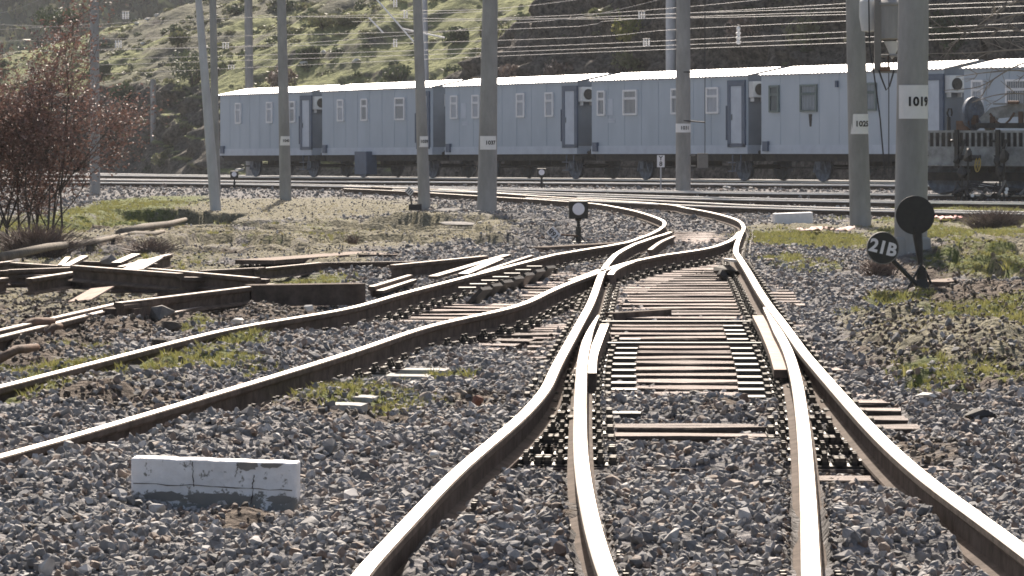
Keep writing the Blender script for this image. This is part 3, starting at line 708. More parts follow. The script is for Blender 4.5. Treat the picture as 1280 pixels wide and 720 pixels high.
# wing and check pieces of the crossing, machined strips beside the blades, as parts of the turnout
def strip(par, name, pts, wdt, hgt, mt):
    mb = MB(); P = [Vector(p) for p in pts]; n = len(P)
    for i, p in enumerate(P):
        d = P[min(i+1, n-1)]-P[max(i-1, 0)]; d.z = 0; d.normalize(); r = Vector((d.y, -d.x, 0))*wdt/2
        for a_, b_ in ((-1, 0), (1, 0), (1, -hgt), (-1, -hgt)): mb.v.append(tuple(p+r*a_+Vector((0, 0, b_))))
    for i in range(n-1):
        for j in range(4): mb.f.append((i*4+j, i*4+(j+1) % 4, (i+1)*4+(j+1) % 4, (i+1)*4+j)); mb.m.append(0 if j == 0 else 1)
    mb.f.append((3, 2, 1, 0)); mb.m.append(1); q = (n-1)*4; mb.f.append((q, q+1, q+2, q+3)); mb.m.append(1)
    return mb.build(name, [mt, M['rail_side']], par)
strip(turnout, 'check_rail', smooth_path([px(x, y, -.02) for x, y in ((739, 466), (741, 445), (748, 425), (756, 405))], .2), .06, .12, M['rail_top'])
strip(turnout, 'check_rail', smooth_path([px(x, y, -.05) for x, y in ((976, 462), (969, 440), (958, 415), (947, 394))], .2), .085, .05, M['pink_rust'])
rail_mb(smooth_path([px(x, y, -.004) for x, y in ((763, 343), (768, 337), (780, 331), (790, 327.5))], .3)).build('wing_rail', [M['rail_top'], M['rail_side']], turnout)
rail_mb(smooth_path([px(x, y, -.01) for x, y in ((812, 312), (826, 302), (842, 295))], .3), k=.9).build('wing_rail', [M['old_top'], M['rail_side']], turnout)
rail_mb(smooth_path([px(x, y, -.004) for x, y in ((712, 350), (730, 344), (748, 337))], .3), k=.9).build('wing_rail', [M['old_top'], M['rail_side']], ltrack)
# short cross bars under the blades (drive rods)
for yy in (403, 430): MB().tube(px(742, yy, -.12), px(972, yy, -.12), .014).build('stretcher_rod', M['steel_dark'], turnout)
# leaning angle plates fixed along the left rail
for i in range(7):
    p = px(668-i*14, 331.5+i*4.4, -.02); mb = MB()
    mb.box((.10, -.1, -.10), (.035, .26, .24), rot=(0, .75, -.35)); mb.box((0, 0, -.015), (.16, .12, .014))
    mb.build('rail_brace', [M['steel_dark']], ltrack, loc=p)

# ------------------------------------------------------------------ hill
HD, HN = TD.copy(), TN.copy(); HO = TP0.copy()
def hill_xy(t, s): return HO.x+HD.x*t+HN.x*s, HO.y+HD.y*t+HN.y*s
def hill_h(t, s):
    """height over the hill, t along the train toward its near end, s behind it"""
    cl = np.interp(t, [-160, -90, -55, -40, -30, -20, -12, -6, 4, 14, 60], [3.0, 4.0, 5.2, 5.0, 3.6, 3.0, 3.8, 6.5, 12, 16, 17])
    cl = cl+(fbm(t*.11, s*.08, 3, 41)-.5)*2.6
    foot = np.interp(t, [-160, 0, 20, 40, 110], [15, 14, 12, 11, 11])+(fbm(t*.15, t*0, 3, 43)-.5)*5+(fbm(t*.7, s*.1, 3, 44)-.5)*1.6
    wid = np.interp(t, [-160, -35, -15, 5, 60], [3.2, 3.2, 3.6, 5.2, 5.6])
    f = np.clip((s-foot)/wid, 0, 1)
    step = f**.8
    step = step+.10*np.sin(f*PI)*np.sin(f*19+t*.35)*.6
    up = np.interp(t, [-210, -165, -140, -115, -90, -60, -30, 60], [.02, .08, .17, .28, .34, .36, .42, .45])
    s2 = np.clip(s-foot-wid, 0, 400)
    h = cl*step+up*s2*(1-.0015*s2)+(fbm(t*.16, s*.16, 4, 47)-.5)*2.0*ss(0, 3, s2)
    rid = np.abs(fbm(t*.16+s*.1, s*.12, 4, 51)-.5)*2
    h = h+(rid-.3)*(.7+.9*ss(-8, 4, t))*ss(-.02, .3, f)
    h = h+(fbm(t*1.3, s*1.3, 4, 53)-.5)*(.35+.05*ss(0, 2, s2))*ss(.02, .2, f)
    return h*ss(0, 1.2, s-foot+1), f, s2
ts = np.concatenate([np.linspace(-210, -70, 280)[:-1], np.linspace(-70, 62, 640), np.linspace(62.5, 120, 60)]); sv = np.concatenate([np.linspace(8, 34, 230)[:-1], np.linspace(34, 150, 210)])
TT, SV = np.meshgrid(ts, sv)
HH, ff, s2 = hill_h(TT, SV)
# jitter the cliff face sideways for overhanging lumps
jit = (fbm(TT*.9, HH*1.2, 5, 61)-.5)*3.2*ss(.0, .2, ff)*ss(1.05, .8, ff)
hx = HO.x+HD.x*TT+HN.x*(SV+jit); hy = HO.y+HD.y*TT+HN.y*(SV+jit); hz = HH+Rz(hy)-.35
gz = np.gradient(HH, axis=0)/np.maximum(.02, np.gradient(SV, axis=0))
gt = np.gradient(HH, axis=1)/np.maximum(.02, np.gradient(TT, axis=1))
slope = np.sqrt(gz**2+gt**2)
rockm = np.clip(ss(.7, 1.2, slope)*.9+ss(-10, 0, TT)*.95*ss(.2, .35, fbm(TT*.2, SV*.2, 3, 65)), 0, 1)
greenm = np.clip(ss(.42, .58, fbm(TT*.16, SV*.16, 4, 67)+.24*ss(-50, -38, TT)*ss(6, -6, TT)), 0, 1)*(1-rockm)*np.maximum(ss(6, -4, TT), 1.0*ss(.54, .62, fbm(TT*.2+7, SV*.2, 3, 68)))
shr = ss(.52, .62, fbm(TT*.5, SV*.5, 4, 71))
zone = np.stack([greenm, rockm, shr, np.ones_like(shr)], -1)
def hill_material():
    m = bpy.data.materials.new('hillside'); m.use_nodes = True
    N = m.node_tree.nodes; L = m.node_tree.links; p = N['Principled BSDF']; p.inputs['Roughness'].default_value = .95; p.inputs['Specular IOR Level'].default_value = .15
    at_ = N.new('ShaderNodeAttribute'); at_.attribute_name = 'zone'; sp = N.new('ShaderNodeSeparateColor'); L.new(at_.outputs['Color'], sp.inputs[0])
    g = N.new('ShaderNodeNewGeometry')
    def noise(s, d=6):
        n = N.new('ShaderNodeTexNoise'); n.inputs['Scale'].default_value = s; n.inputs['Detail'].default_value = d; n.inputs['Roughness'].default_value = .65; L.new(g.outputs['Position'], n.inputs['Vector']); return n
    def ramp(src, c0, c1, a=.35, b=.65):
        r = N.new('ShaderNodeValToRGB'); L.new(src, r.inputs[0]); r.color_ramp.elements[0].position = a; r.color_ramp.elements[1].position = b
        r.color_ramp.elements[0].color = (*c0, 1); r.color_ramp.elements[1].color = (*c1, 1); return r.outputs[0]
    def mix(f, a, b):
        x = N.new('ShaderNodeMix'); x.data_type = 'RGBA'; L.new(f, x.inputs[0]); L.new(a, x.inputs[6]); L.new(b, x.inputs[7]); return x.outputs[2]
    n1 = noise(1.2); n2 = noise(4)
    base = ramp(n1.outputs[0], (.09, .092, .07), (.19, .185, .135))
    green = ramp(n2.outputs[0], (.13, .145, .065), (.26, .275, .125))
    rock = ramp(n2.outputs[0], (.045, .04, .037), (.19, .17, .15), .38, .68)
    c = mix(sp.outputs[0], base, green); c = mix(sp.outputs[1], c, rock)
    L.new(c, p.inputs['Base Color'])
    bp = N.new('ShaderNodeBump'); bp.inputs['Strength'].default_value = .9; bp.inputs['Distance'].default_value = .35; L.new(noise(2.5, 8).outputs[0], bp.inputs['Height']); L.new(bp.outputs[0], p.inputs['Normal'])
    return m
M['hill'] = hill_material()
hill = grid_mesh('hillside', hx, hy, hz, [M['hill']], {'zone': zone}); tag(hill, 'rocky cutting and grassy slope rising behind the train', 'hill', kind='structure')
# the far wooded hill
M['forest'] = mat('distant_forest', (.065, .085, .05), .95, scale=.06, col2=(.03, .042, .03), bump=1, bscale=.3)
fx = np.linspace(-420, 420, 240); fy = np.linspace(420, 900, 160); FX, FY = np.meshgrid(fx, fy)
FZ = -2+ss(420, 640, FY)*75+(fbm(FX*.012, FY*.012, 4, 81)-.5)*40*ss(420, 500, FY)+(fbm(FX*.15, FY*.15, 3, 83)-.5)*5
fh = grid_mesh('distant_hill', FX, FY, FZ, [M['forest']]); tag(fh, 'bluish wooded hill far behind the slope', 'hill', kind='structure')

# ------------------------------------------------------------------ hillside scrub
def leaf_clump(seed, mt, n=70, leaf=.10, flat=.75):
    r = random.Random(seed); mb = MB()
    for k in range(n):
        d = Vector((r.gauss(0, 1), r.gauss(0, 1), abs(r.gauss(0, 1)))).normalized()*r.uniform(.35, 1)**.6*.5*r.uniform(.75, 1.1); d.z *= flat*1.2
        q = Euler((r.uniform(0, PI), r.uniform(0, PI), r.uniform(0, PI))).to_matrix(); s = leaf*r.uniform(.6, 1.4)
        mb.add([d+q @ Vector(c) for c in ((-s, -s*.5, 0), (s, -s*.5, 0), (s*.6, s*.6, s*.3), (-s*.6, s*.6, 0))], [(0, 1, 2, 3)])
    return mb.mesh('shrub_clump', [mt])
SHC = lib_collection('scrub', [leaf_clump(i, M['leaf_scrub'] if i % 3 else M['leaf_dark']) for i in range(7)])
n = 24000; tt = rng.uniform(-150, 62, n); sv_ = 10+rng.uniform(0, 1, n)**1.3*70
h, f, s2_ = hill_h(tt, sv_); k = (rng.uniform(0, 1, n) < (.22+.9*ss(.45, .62, fbm(tt*.25, sv_*.25, 3, 91)))*(1-.4*ss(-46, -36, tt)*ss(2, -8, tt))) & (f > .05)
tt, sv_, h = tt[k], sv_[k], h[k]; j = (fbm(tt*.9, h*1.2, 4, 61)-.5)*2.6*ss(.0, .2, f[k])*ss(1.05, .8, f[k])
x_ = HO.x+HD.x*tt+HN.x*(sv_+j); y_ = HO.y+HD.y*tt+HN.y*(sv_+j); z_ = h+Rz(y_)-.35
s_ = np.exp(rng.normal(-.72, .42, len(tt))); rt = np.zeros((len(tt), 3)); rt[:, 2] = rng.uniform(0, 6.28, len(tt))
scatter('hillside_scrub', 'low scrub and brush covering the rocky slope', 'scrub', np.stack([x_, y_, z_-.05], -1), rt, np.stack([s_*1.15, s_*1.15, s_*.8], -1), SHC, 7)
n = 9000; fx_ = rng.uniform(-150, 60, n); fy_ = rng.uniform(440, 640, n)
def far_h(x, y): return -2+ss(420, 640, y)*75+(fbm(x*.012, y*.012, 4, 81)-.5)*40*ss(420, 500, y)+(fbm(x*.15, y*.15, 3, 83)-.5)*5
s_ = rng.uniform(3, 6.5, n); rt = np.zeros((n, 3)); rt[:, 2] = rng.uniform(0, 6.28, n)
scatter('distant_woods', 'far wood on the hill in the top left corner', 'wood', np.stack([fx_, fy_, far_h(fx_, fy_)-.5], -1), rt, np.stack([s_, s_, s_*1.2], -1), SHC, 7)
def hill_at_pixel(x, y):
    """first hit of the sight line with the hill"""
    Ys = np.linspace(120, 330, 4200); P = np.stack([(x-CX)*Ys/F, Ys, HC-(y-HY)*Ys/F], -1)
    rel = P[:, :2]-np.array([HO.x, HO.y]); t = rel @ np.array([HD.x, HD.y]); s = rel @ np.array([HN.x, HN.y])
    hh = hill_h(t, s)[0]+Rz(Ys)-.35; hit = np.nonzero((hh > P[:, 2]) & (s > 9))[0]
    i = hit[0] if len(hit) else len(Ys)//2
    return Vector(P[i])

# ------------------------------------------------------------------ cabin wagons
def t_of(x):   # distance along the side plane of the train at picture column x
    a_ = (x-CX)/F; o = TP0
    # o.x+d.x t = a (o.y+d.y t)
    return (a_*o.y-o.x)/(TD.x-a_*TD.y)
bodies = [(275.5, 390, 'white'), (403, 541, 'white'), (557, 722, 'white'), (740, 935, 'white'), (952, 1180, 'green'), (1205, 1475, 'white')]
wins = [[(299, 1), (338, 1), (366.5, 1)], [(427, 1), (456.6, 1), (501, 1.5)], [(569, 1), (596, 1), (652, 1.05), (688, 1.05)], [(753, .95), (789, 1.7), (846, 1.05), (892, 1.4)], [(969, 1.05), (1012, 1.75), (1090, 1.05)], [(1223, 1.05), (1272, 1.9), (1350, 1.05)]]
doors = [384, 530, 714, 922, 1168, 1462]
lab_w = ['leftmost blue cabin wagon, at the far end of the row by the rock', 'second blue cabin wagon from the left, behind the thin 1039 pole', 'third blue cabin wagon from the left, behind the 1037 pole', 'fourth blue cabin wagon from the left, behind the 1031 pole', 'fifth blue cabin wagon with grey-green barred windows, behind the 1025 pole', 'blue cabin wagon with white window bars, half hidden by the flat wagon']
rzT = math.atan2(TD.y, TD.x)
ZB, ZE = .93, 3.68     # floor line and eaves above rail
def wheel_mesh():
    mb = MB(); Rm = Matrix.Rotation(PI/2, 3, 'X')
    mb.lathe([(.10, -.09), (.20, -.05), (.38, -.03), (.44, -.05), (.47, -.05), (.475, .05), (.50, .055), (.50, .085), (.46, .09), (.42, .03), (.22, .03), (.12, .09), (.0001, .09)], (0, 0, 0), Rm, 28); return mb
WH = wheel_mesh().mesh('wheel', [M['wheel']], True)
for i, (xa, xb, st) in enumerate(bodies):
    t0, t1 = t_of(xa), t_of(xb); Lw = t1-t0; o3 = TP0+TD*t0; z0 = tz(o3.y+.5*TD.y*Lw); z0b = tz((TP0+TD*t1).y); z0a = tz(o3.y)
    wg = thing('cabin_wagon', lab_w[i], 'railway wagon', (o3.x, o3.y, z0a), 0, 'blue cabin wagons standing in a row')
    pitch = math.atan2(z0b-z0a, Lw); wg.rotation_euler = (0, -pitch, rzT)
    # local: x along train, y away from the camera (0..2.7), z up
    sg = 1
    if (Matrix.Rotation(rzT, 3, 'Z') @ Vector((0, 1, 0))).dot(TN) < 0: sg = -1
    assert sg == 1
    Wd = 2.7; xb_ = Lw
    mb = MB(); mb.box((Lw/2, Wd/2, (ZB+.32+ZE)/2), (Lw, Wd, ZE-ZB-.32)); 
    # pressed panel seams
    for k in range(1, 9): mb.box((Lw*k/9, -.004, (ZB+.32+ZE)/2), (.03, .012, ZE-ZB-.36))
    mb.box((Lw/2, -.004, ZB+1.25), (Lw-.04, .012, .03))
    mb.build('body', M['train_pale'] if i == 4 else M['train'], wg)
    MB().box((Lw/2, Wd/2, ZB+.17), (Lw+.02, Wd+.05, .30)).build('sill_beam', M['train_trim'], wg)
    MB().box((Lw+.012, Wd/2, (ZB+.32+ZE)/2), (.02, Wd-.06, ZE-ZB-.34)).poly([(0, 0), (0, 0), (0, 0)], .001).build('end_panel', M['train_end'], wg)
    # gable end
    T = Matrix.Translation((Lw+.012, Wd/2, ZE)) @ Matrix.Rotation(PI/2, 4, 'Z')
    MB().poly([(-Wd/2, -.02), (Wd/2, -.02), (0, .25)], .02, T).build('gable', M['train_end'], wg)
    # corrugated roof, two slopes
    mb = MB(); nx = int(Lw/.11)
    for side in (0, 1):
        o = len(mb.v)
        for k in range(nx+1):
            x = -.12+(Lw+.30)*k/nx; zc = .028*(1 if k % 2 else 0)
            ya, yb = (-.10, Wd/2) if side == 0 else (Wd/2, Wd+.10)
            za, zb = (ZE-.02, ZE+.27) if side == 0 else (ZE+.27, ZE-.02)
            mb.v += [(x, ya, za+zc), (x, yb, zb+zc), (x, ya, za+zc-.02), (x, yb, zb+zc-.02)]
        for k in range(nx):
            a0 = o+k*4; b0 = a0+4
            mb.f += [(a0, b0, b0+1, a0+1), (a0+2, a0+3, b0+3, b0+2), (a0, a0+2, b0+2, b0), (a0+1, b0+1, b0+3, a0+3)]; mb.m += [0]*4
    mb.build('roof', M['roof'], wg)
    frm = M['win_frame'] if st == 'white' else M['win_green']
    for (xw, ws) in wins[i]:
        tx = t_of(xw)-t0; ww = .58*ws; zc = ZB+1.90; hw = .92
        f = MB()
        for dx in (-1, 1): f.box((dx*(ww/2-.03), -.035, 0), (.07, .07, hw))
        for dz in (-hw/2+.03, hw*.16, hw/2-.03): f.box((0, -.035, dz), (ww-.1, .068, .07 if dz != hw*.16 else .09))
        fo = f.build('window', frm, wg, loc=(tx, 0, zc))
        MB().box((0, -.012, 0), (ww-.08, .02, hw-.08)).build('pane', M['curtain'] if (i*3+int(xw)) % 3 else M['glass'], fo)
        gb = MB(); nb = max(4, int(ww/.085))
        for k in range(1, nb): gb.tube((-ww/2+ww*k/nb, -.075, -hw/2+.04), (-ww/2+ww*k/nb, -.075, hw/2-.04), .009, n=4)
        gb.build('window_bars', frm, fo)
    # door with dark surround near the right-hand end
    dx = min(Lw-.5, max(.5, t_of(doors[i])-t0)); d = MB()
    for s_ in (-1, 1): d.box((s_*.46, -.03, ZB+1.33), (.20, .07, 2.15))
    d.box((0, -.03, ZB+2.48), (1.12, .07, .2)); d.box((0, -.03, ZB+.32), (1.12, .07, .12))
    d.box((-.62, -.05, ZB+1.1), (.06, .05, 1.2))
    dr = MB().box((dx, -.02, ZB+1.38), (.74, .05, 2.0)).build('door', M['train_trim'], wg, bevel=.01)
    d.build('door_frame', M['train_dark'], dr, loc=(dx, 0, 0))
    MB().tube((dx-.28, -.055, ZB+1.2), (dx-.28, -.055, ZB+1.4), .015, n=6).build('handle', M['steel_dark'], dr)
    # air conditioner on the end
    if i in (0, 2, 3, 4):
        ac = MB().box((Lw+.17, .32, ZB+2.25), (.28, .60, .56)).build('air_conditioner', M['plastic'], wg, bevel=.02)
        Rm = Matrix.Rotation(PI/2, 3, 'Y'); MB().lathe([(.20, 0), (.20, .02), (.16, .03), (.05, .015), (.0001, .03)], (Lw+.31, .30, ZB+2.25), Rm, 18).build('fan_guard', M['black'], ac)
        MB().box((Lw+.14, .10, ZB+1.9), (.22, .03, .14)).box((Lw+.14, .52, ZB+1.9), (.22, .03, .14)).build('bracket', M['plastic'], ac)
    elif i == 1:
        MB().box((Lw+.06, .6, ZB+2.2), (.1, .18, .5)).box((Lw+.06, .6, ZB+1.2), (.05, .05, .9)).build('fuse_box', M['plastic'], wg)
    # running gear
    u = MB(); u.box((Lw/2, Wd/2, ZB-.12), (Lw, Wd-.5, .22)); u.box((Lw/2, .22, ZB-.10), (Lw, .10, .24)); u.box((Lw/2, Wd-.22, ZB-.10), (Lw, .10, .24))
    for k in range(3): u.box((Lw*(.36+.12*k), Wd/2+random.uniform(-.3, .3), ZB-.28), (random.uniform(.3, .7), .8, random.uniform(.15, .35)))
    u.tube((.3, .6, ZB-.45), (Lw-.3, .6, ZB-.42), .03); u.build('underframe', M['under'], wg)
    for ax in (Lw*.28, Lw*.90):
        ax_ = min(ax, Lw-.6)
        axle = MB().tube((ax_, .35, .5), (ax_, Wd-.35, .5), .08, n=10).build('axle', M['under'], wg)
        for yy, fl in ((.60, 1), (Wd-.60, -1)):
            wo = bpy.data.objects.new('wheel', WH); COL.objects.link(wo); wo.parent = axle; wo.location = (ax_, yy, .5); wo.rotation_euler = (0, 0, 0 if fl == 1 else PI)
        g = MB()
        for yy in (.42, Wd-.42):
            g.box((ax_, yy, .55), (.26, .16, .28)); g.box((ax_-.28, yy, .62), (.07, .05, .62), rot=(0, .32, 0)); g.box((ax_+.28, yy, .62), (.07, .05, .62), rot=(0, -.32, 0))
            for q in range(5): g.box((ax_, yy, .76+q*.022), (1.15-.18*q, .09, .018))
            g.box((ax_-.60, yy, .82), (.05, .06, .2)); g.box((ax_+.60, yy, .82), (.05, .06, .2))
        g.build('axle_guard', M['wheel'], wg)
    b = MB()
    for xx, dd in ((-.0, -1), (Lw, 1)):
        for yy in (Wd/2-.87, Wd/2+.87):
            b.tube((xx, yy, 1.0), (xx+dd*.42, yy, 1.0), .07, n=10); b.tube((xx+dd*.42, yy, 1.0), (xx+dd*.47, yy, 1.0), .21, n=16)
        b.box((xx+dd*.3, Wd/2, .95), (.5, .06, .1))
    b.build('buffers', M['under'], wg)
    s = MB()
    for zz in (.35, .65): s.box((dx, -.12, zz), (.55, .22, .03))
    for q in (-.27, .27): s.box((dx+q, -.03, .62), (.03, .04, .6))
    s.build('footstep', M['wheel'], wg)
    s = MB().box((.35, -.05, ZB+.28), (.32, .1, .34)); s.build('lamp_bracket', M['train_dark'], wg)
    if i == 1:
        MB().box((4.2, -.05, .62), (1.1, .5, .95)).build('battery_box', M['train_dark'], wg, bevel=.02)
    # faint rubbed patches of pale paint
    if i in (2, 3):
        p = MB(); p.box((t_of(xa+23)-t0, -.006, ZB+1.75), (.42, .008, .6)); p.box((t_of(xa+25)-t0, -.006, ZB+1.25), (.5, .008, .16)); p.build('paint_patch', M['train_trim'], wg)
    if i == 4:
        p = MB(); p.box((t_of(1013.5)-t0, -.008, ZB+1.15), (.09, .01, .42), taper=2.2); p.build('rust_streak', M['under'], wg)
        MB().box((t_of(1048)-t0, -.05, ZB+2.35), (.1, .1, .22)).build('socket', M['train_dark'], wg)

# ------------------------------------------------------------------ poles
POLE_G = 'concrete catenary and lamp poles standing about the yard'
def pole(xb, yb, xt, wb, wt, label, mt='pole', num=None, ny=None, nh=None, Y=None, H=9.5, name='concrete_pole', numx=0, fs=1.0, lw=None):
    p = px(xb, yb, -.15) if Y is None else Vector(((xb-CX)*Y/F, Y, float(Rz(Y))-.15))
    t = thing(name, label, 'pole', p, 0, POLE_G)
    Yd = p.y; rb = wb*Yd/F/2
    ztop_frame = HC+HY*Yd/F          # height where the frame cuts the pole
    dz = ztop_frame-p.z; lean = ((xt-xb)*Yd/F)/dz; tap = ((wb-wt)*Yd/F/2)/dz
    rt_ = max(rb*.35, rb-tap*H)
    o = MB().tube((0, 0, -.5), (lean*H, 0, H), rb+tap*.5, rt_, n=28).build('shaft', M[mt], t, smooth=True)
    bv = o.modifiers.new('edge', 'EDGE_SPLIT')
    MB().tube((lean*H, 0, H), (lean*H, 0, H+.06), rt_*1.12, rt_*.8, n=20).build('cap', M[mt], t)
    if num:
        zc = HC-(ny-HY)*Yd/F-p.z; xc = lean*zc; r_ = rb-tap*zc; hh = nh*Yd/F; 
        half = (lw or 1.05)/1.0
        mb = MB(); n = 14; R2 = r_+.006
        for k in range(n+1):
            an = -half+2*half*k/n+numx
            for z in (-hh/2, hh/2): mb.v.append((math.sin(an)*R2, -math.cos(an)*R2, z))
        for k in range(n): mb.f.append((2*k, 2*k+2, 2*k+3, 2*k+1)); mb.m.append(0)
        pl = mb.build('number_plate', M['label'], t, loc=(xc, 0, zc))
        pl.modifiers.new('solid', 'SOLIDIFY').thickness = .003
        me = text_mesh(num, hh*.40*fs, M['ink'], wrap=R2, bold=.004*hh/.3)
        tx = bpy.data.objects.new('lettering', me); COL.objects.link(tx); tx.parent = pl; tx.rotation_euler = (0, 0, numx+.22)
    return t, p
P12, p12 = pole(1137.5, 326, 1141.5, 42, 38, 'thickest concrete pole carrying the large 1019 number plate', num='1019', ny=127.5, nh=42, H=10, fs=.92, numx=.12, lw=1.15)
MB().box((.02, .02, .04), (.46, .44, .50), taper=.93).build('footing', M['pole'], P12, bevel=.03)
P11, p11 = pole(1076.5, 283, 1069, 27, 23, 'concrete pole with the 1025 plate, left of the thickest pole', num='1025', ny=155, nh=25, H=10, numx=.10, fs=.95)
P10, p10 = pole(854, 244, 854, 19, 17.5, 'concrete pole with a 1031 band and a small box, behind the curved track', num='1031', ny=160, nh=11, H=10, numx=0, lw=1.45, fs=1.4)
P8, p8 = pole(608, 271, 612.5, 25, 19, 'concrete pole with the 1037 plate at mid picture', num='1037', ny=178.5, nh=17, H=10, numx=.12)
P7, p7 = pole(531.5, 261, 522, 15.5, 11, 'slim slightly tilted concrete pole with the 1039 plate', num='1039', ny=177, nh=13.5, H=9, numx=.1)
P6, p6 = pole(357.5, 250, 352, 15, 11, 'slim concrete pole with the 1043 plate in front of the leftmost wagon', num='1043', ny=176, nh=11.5, H=10, numx=.1)
P4, p4 = pole(271.5, 246, 266, 10, 8.5, 'thin straight pole just behind the leaning pale pole', H=9)
P3, p3 = pole(272, 265, 249, 14, 8.5, 'leaning pale steel pole left of the wagons', mt='pole_pale', H=8, name='steel_pole')
P1, p1 = pole(119, 243, 118, 13, 11, 'concrete pole rising behind the brown-leaved tree', H=10)
P2, p2 = pole(192, 216, 191, 7.5, 6.5, 'short thin pole at the foot of the rock on the left', H=5.35, num='1045', ny=184, nh=7)
pole(313, 205, 310.5, 11, 10, 'far pole behind the roof of the leftmost wagon', Y=178, H=11.5)
pole(535, 205, 531, 7.5, 6.5, 'very thin far pole just right of the 1039 pole', Y=172, H=12, mt='pole_pale', name='steel_pole')
pole(838.5, 205, 838.5, 13, 12.5, 'bluish pole behind the roof, left of the 1031 pole', Y=155, H=12, mt='pole_pale', name='steel_pole')
# fittings
b = MB(); Yd = p10.y; s10 = Yd/F
b.box((22*s10*1.1, -.1, 1.0), (.30, .2, .42)); b.box((22*s10*1.1, -.21, 1.02), (.22, .02, .3))
bx = b.build('junction_box', M['box_grey'], P10)
b = MB()
for zz in (.85, 1.15): b.box((.24, -.1, zz), (.22, .04, .04))
for zz in (.55, 1.45): b.tube((0, 0, zz), (0, 0, zz+.06), .20, n=20)
b.build('bracket', M['box_grey'], P10)
b = MB(); b.tube((27*s10, -.1, 1.2), (27*s10, -.1, 9), .012, n=5); b.tube((0, -.2, 2.15), (27*s10, -.1, 2.1), .02); b.tube((0, -.2, 3.55), (27*s10, -.1, 3.55), .02); b.build('cable', M['cable'], P10)
# apparatus beside the 1019 pole
s12 = p12.y/F
def on12(x, y, dy=0): q = at(x, y, p12.y+dy); return q-p12
# the thin post with its floodlight stands between the two poles
Yp = 50.0; q = Vector(((1097-CX)*Yp/F, Yp, float(Rz(Yp))-.15)); Sp = Yp/F
pt = thing('siren_mast', 'thin post with hanging grey drum and cone beside the 1019 pole', 'mast', (q.x, q.y, HC+(HY-88)*Sp))
MB().box((0, 0, 2.6), (8*Sp, 8*Sp, 5.2)).build('post', M['pole_pale'] if False else M['box_grey'], pt)
MB().box((24*Sp, .0, -.01), (62*Sp, .07, .05)).build('cross_bar', M['pole'], pt)
MB().lathe([(.10, .0), (.165, .02), (.17, .46), (.19, .47), (.19, .50), (.10, .56), (.06, .62)], (17*Sp, .05, 38*Sp), None, 24).build('drum', M['pole'], pt)
MB().lathe([(.0001, 0), (.015, .005), (.11, .23), (.115, .24), (.0001, .25)], (19*Sp, .05, 14*Sp), None, 20).build('cone', M['plastic'], pt)
MB().lathe([(.0001, 0), (.10, .02), (.13, .2), (.13, .42), (.06, .5)], (-3*Sp-.06, .25, 48*Sp), None, 18).build('shade', M['plastic'], pt)
b = MB(); b.path([(1*Sp, -.06, 0), (5*Sp, -.08, -12*Sp), (10*Sp, -.09, -25*Sp), (14*Sp, -.08, -20*Sp), (20*Sp, -.06, 0)], .012); b.path([(-12*Sp, -.1, 90*Sp), (-11*Sp, -.1, 30*Sp), (-6*Sp, -.1, 0), (2*Sp, -.12, -60*Sp), (8*Sp, -.12, -130*Sp)], .011)
b.path([(14*Sp, 0, 20*Sp), (14*Sp, 0, -128*Sp)], .007); b.build('cable', M['cable'], pt)
b = MB(); b.box((9*Sp, -.03, .02), (.14, .08, .06)); b.tube((13*Sp, 0, 0), (13*Sp, 0, 18*Sp), .006, n=5); b.tube((20*Sp, 0, 0), (20*Sp, 0, 16*Sp), .006, n=5); b.build('clamp', M['rust'], pt)
# plain lower part of that post continues down behind, hidden by the cable: a short stay back to the pole
MB().tube((0, .1, .2), (44*Sp, -.1, .2), .02).build('stay', M['pole'], pt)

# ------------------------------------------------------------------ wires
WG = 'overhead wires strung above the yard'
wires = [((500, 13), (740, -3)), ((560, 25), (1060, -12)), ((440, 27), (1062, 4)), ((640, 29), (830, -2)), ((-20, 52), (640, 36.5), (790, 24), (1300, 7)), ((-20, 66), (640, 50), (860, 36), (1300, 15)),
         ((100, 75), (640, 59), (1300, 28)), ((100, 82), (640, 64.5), (1300, 37)), ((130, 93), (640, 69.5), (1300, 45)), ((-20, 30), (130, 34), (320, 21.5), (640, 24), (850, 17), (1300, 1)), ((-20, 38), (250, 24), (500, 18), (640, 13)), ((100, 62), (320, 57), (520, 43), (600, 34)),
         ((-20, 18), (50, -1)), ((640, 24.5), (860, 22.5), (1062, 18))]
wl = ['highest wire crossing between the 1037 and 1031 poles', 'steep wire climbing from the 1037 pole past the 1031 pole', 'wire meeting the 1025 pole almost at the top edge of the photo', 'short steep wire right of the 1037 pole', 'wire from the tree top sweeping up to the right above the roofs', 'wire just above the four parallel lower wires',
      'uppermost of the three parallel wires just above the roofs', 'middle one of the three parallel wires just above the roofs', 'lowest of all the overhead wires, nearest the roofs', 'long bright wire spanning the whole width near the top', 'wire over the green slope, rising to the right', 'wire crossing the green slope in front of the far poles',
      'bright wire in the top left corner', 'wire with small white insulators between 1031 and 1025 poles']
for (w_, lb) in zip(wires, wl):
    pts = []
    for (x, y) in w_:
        tt_ = t_of(x); b_ = TP0+TD*tt_+TN*1.3; Yw = (b_.y if x > -5 else b_.y)
        pts.append(at(x, y, Yw))
    P = []
    for i in range(len(pts)-1):
        for k in range(12):
            f_ = k/12; q = pts[i].lerp(pts[i+1], f_); q.z -= .18*math.sin(f_*PI) if len(pts) == 2 else 0; P.append(q)
    P.append(pts[-1])
    if len(pts) > 2: P = smooth_path(pts, 2.0)
    o = MB().path(P, .008, n=5).build('overhead_wire', M['wire']); tag(o, lb, 'wire', WG)
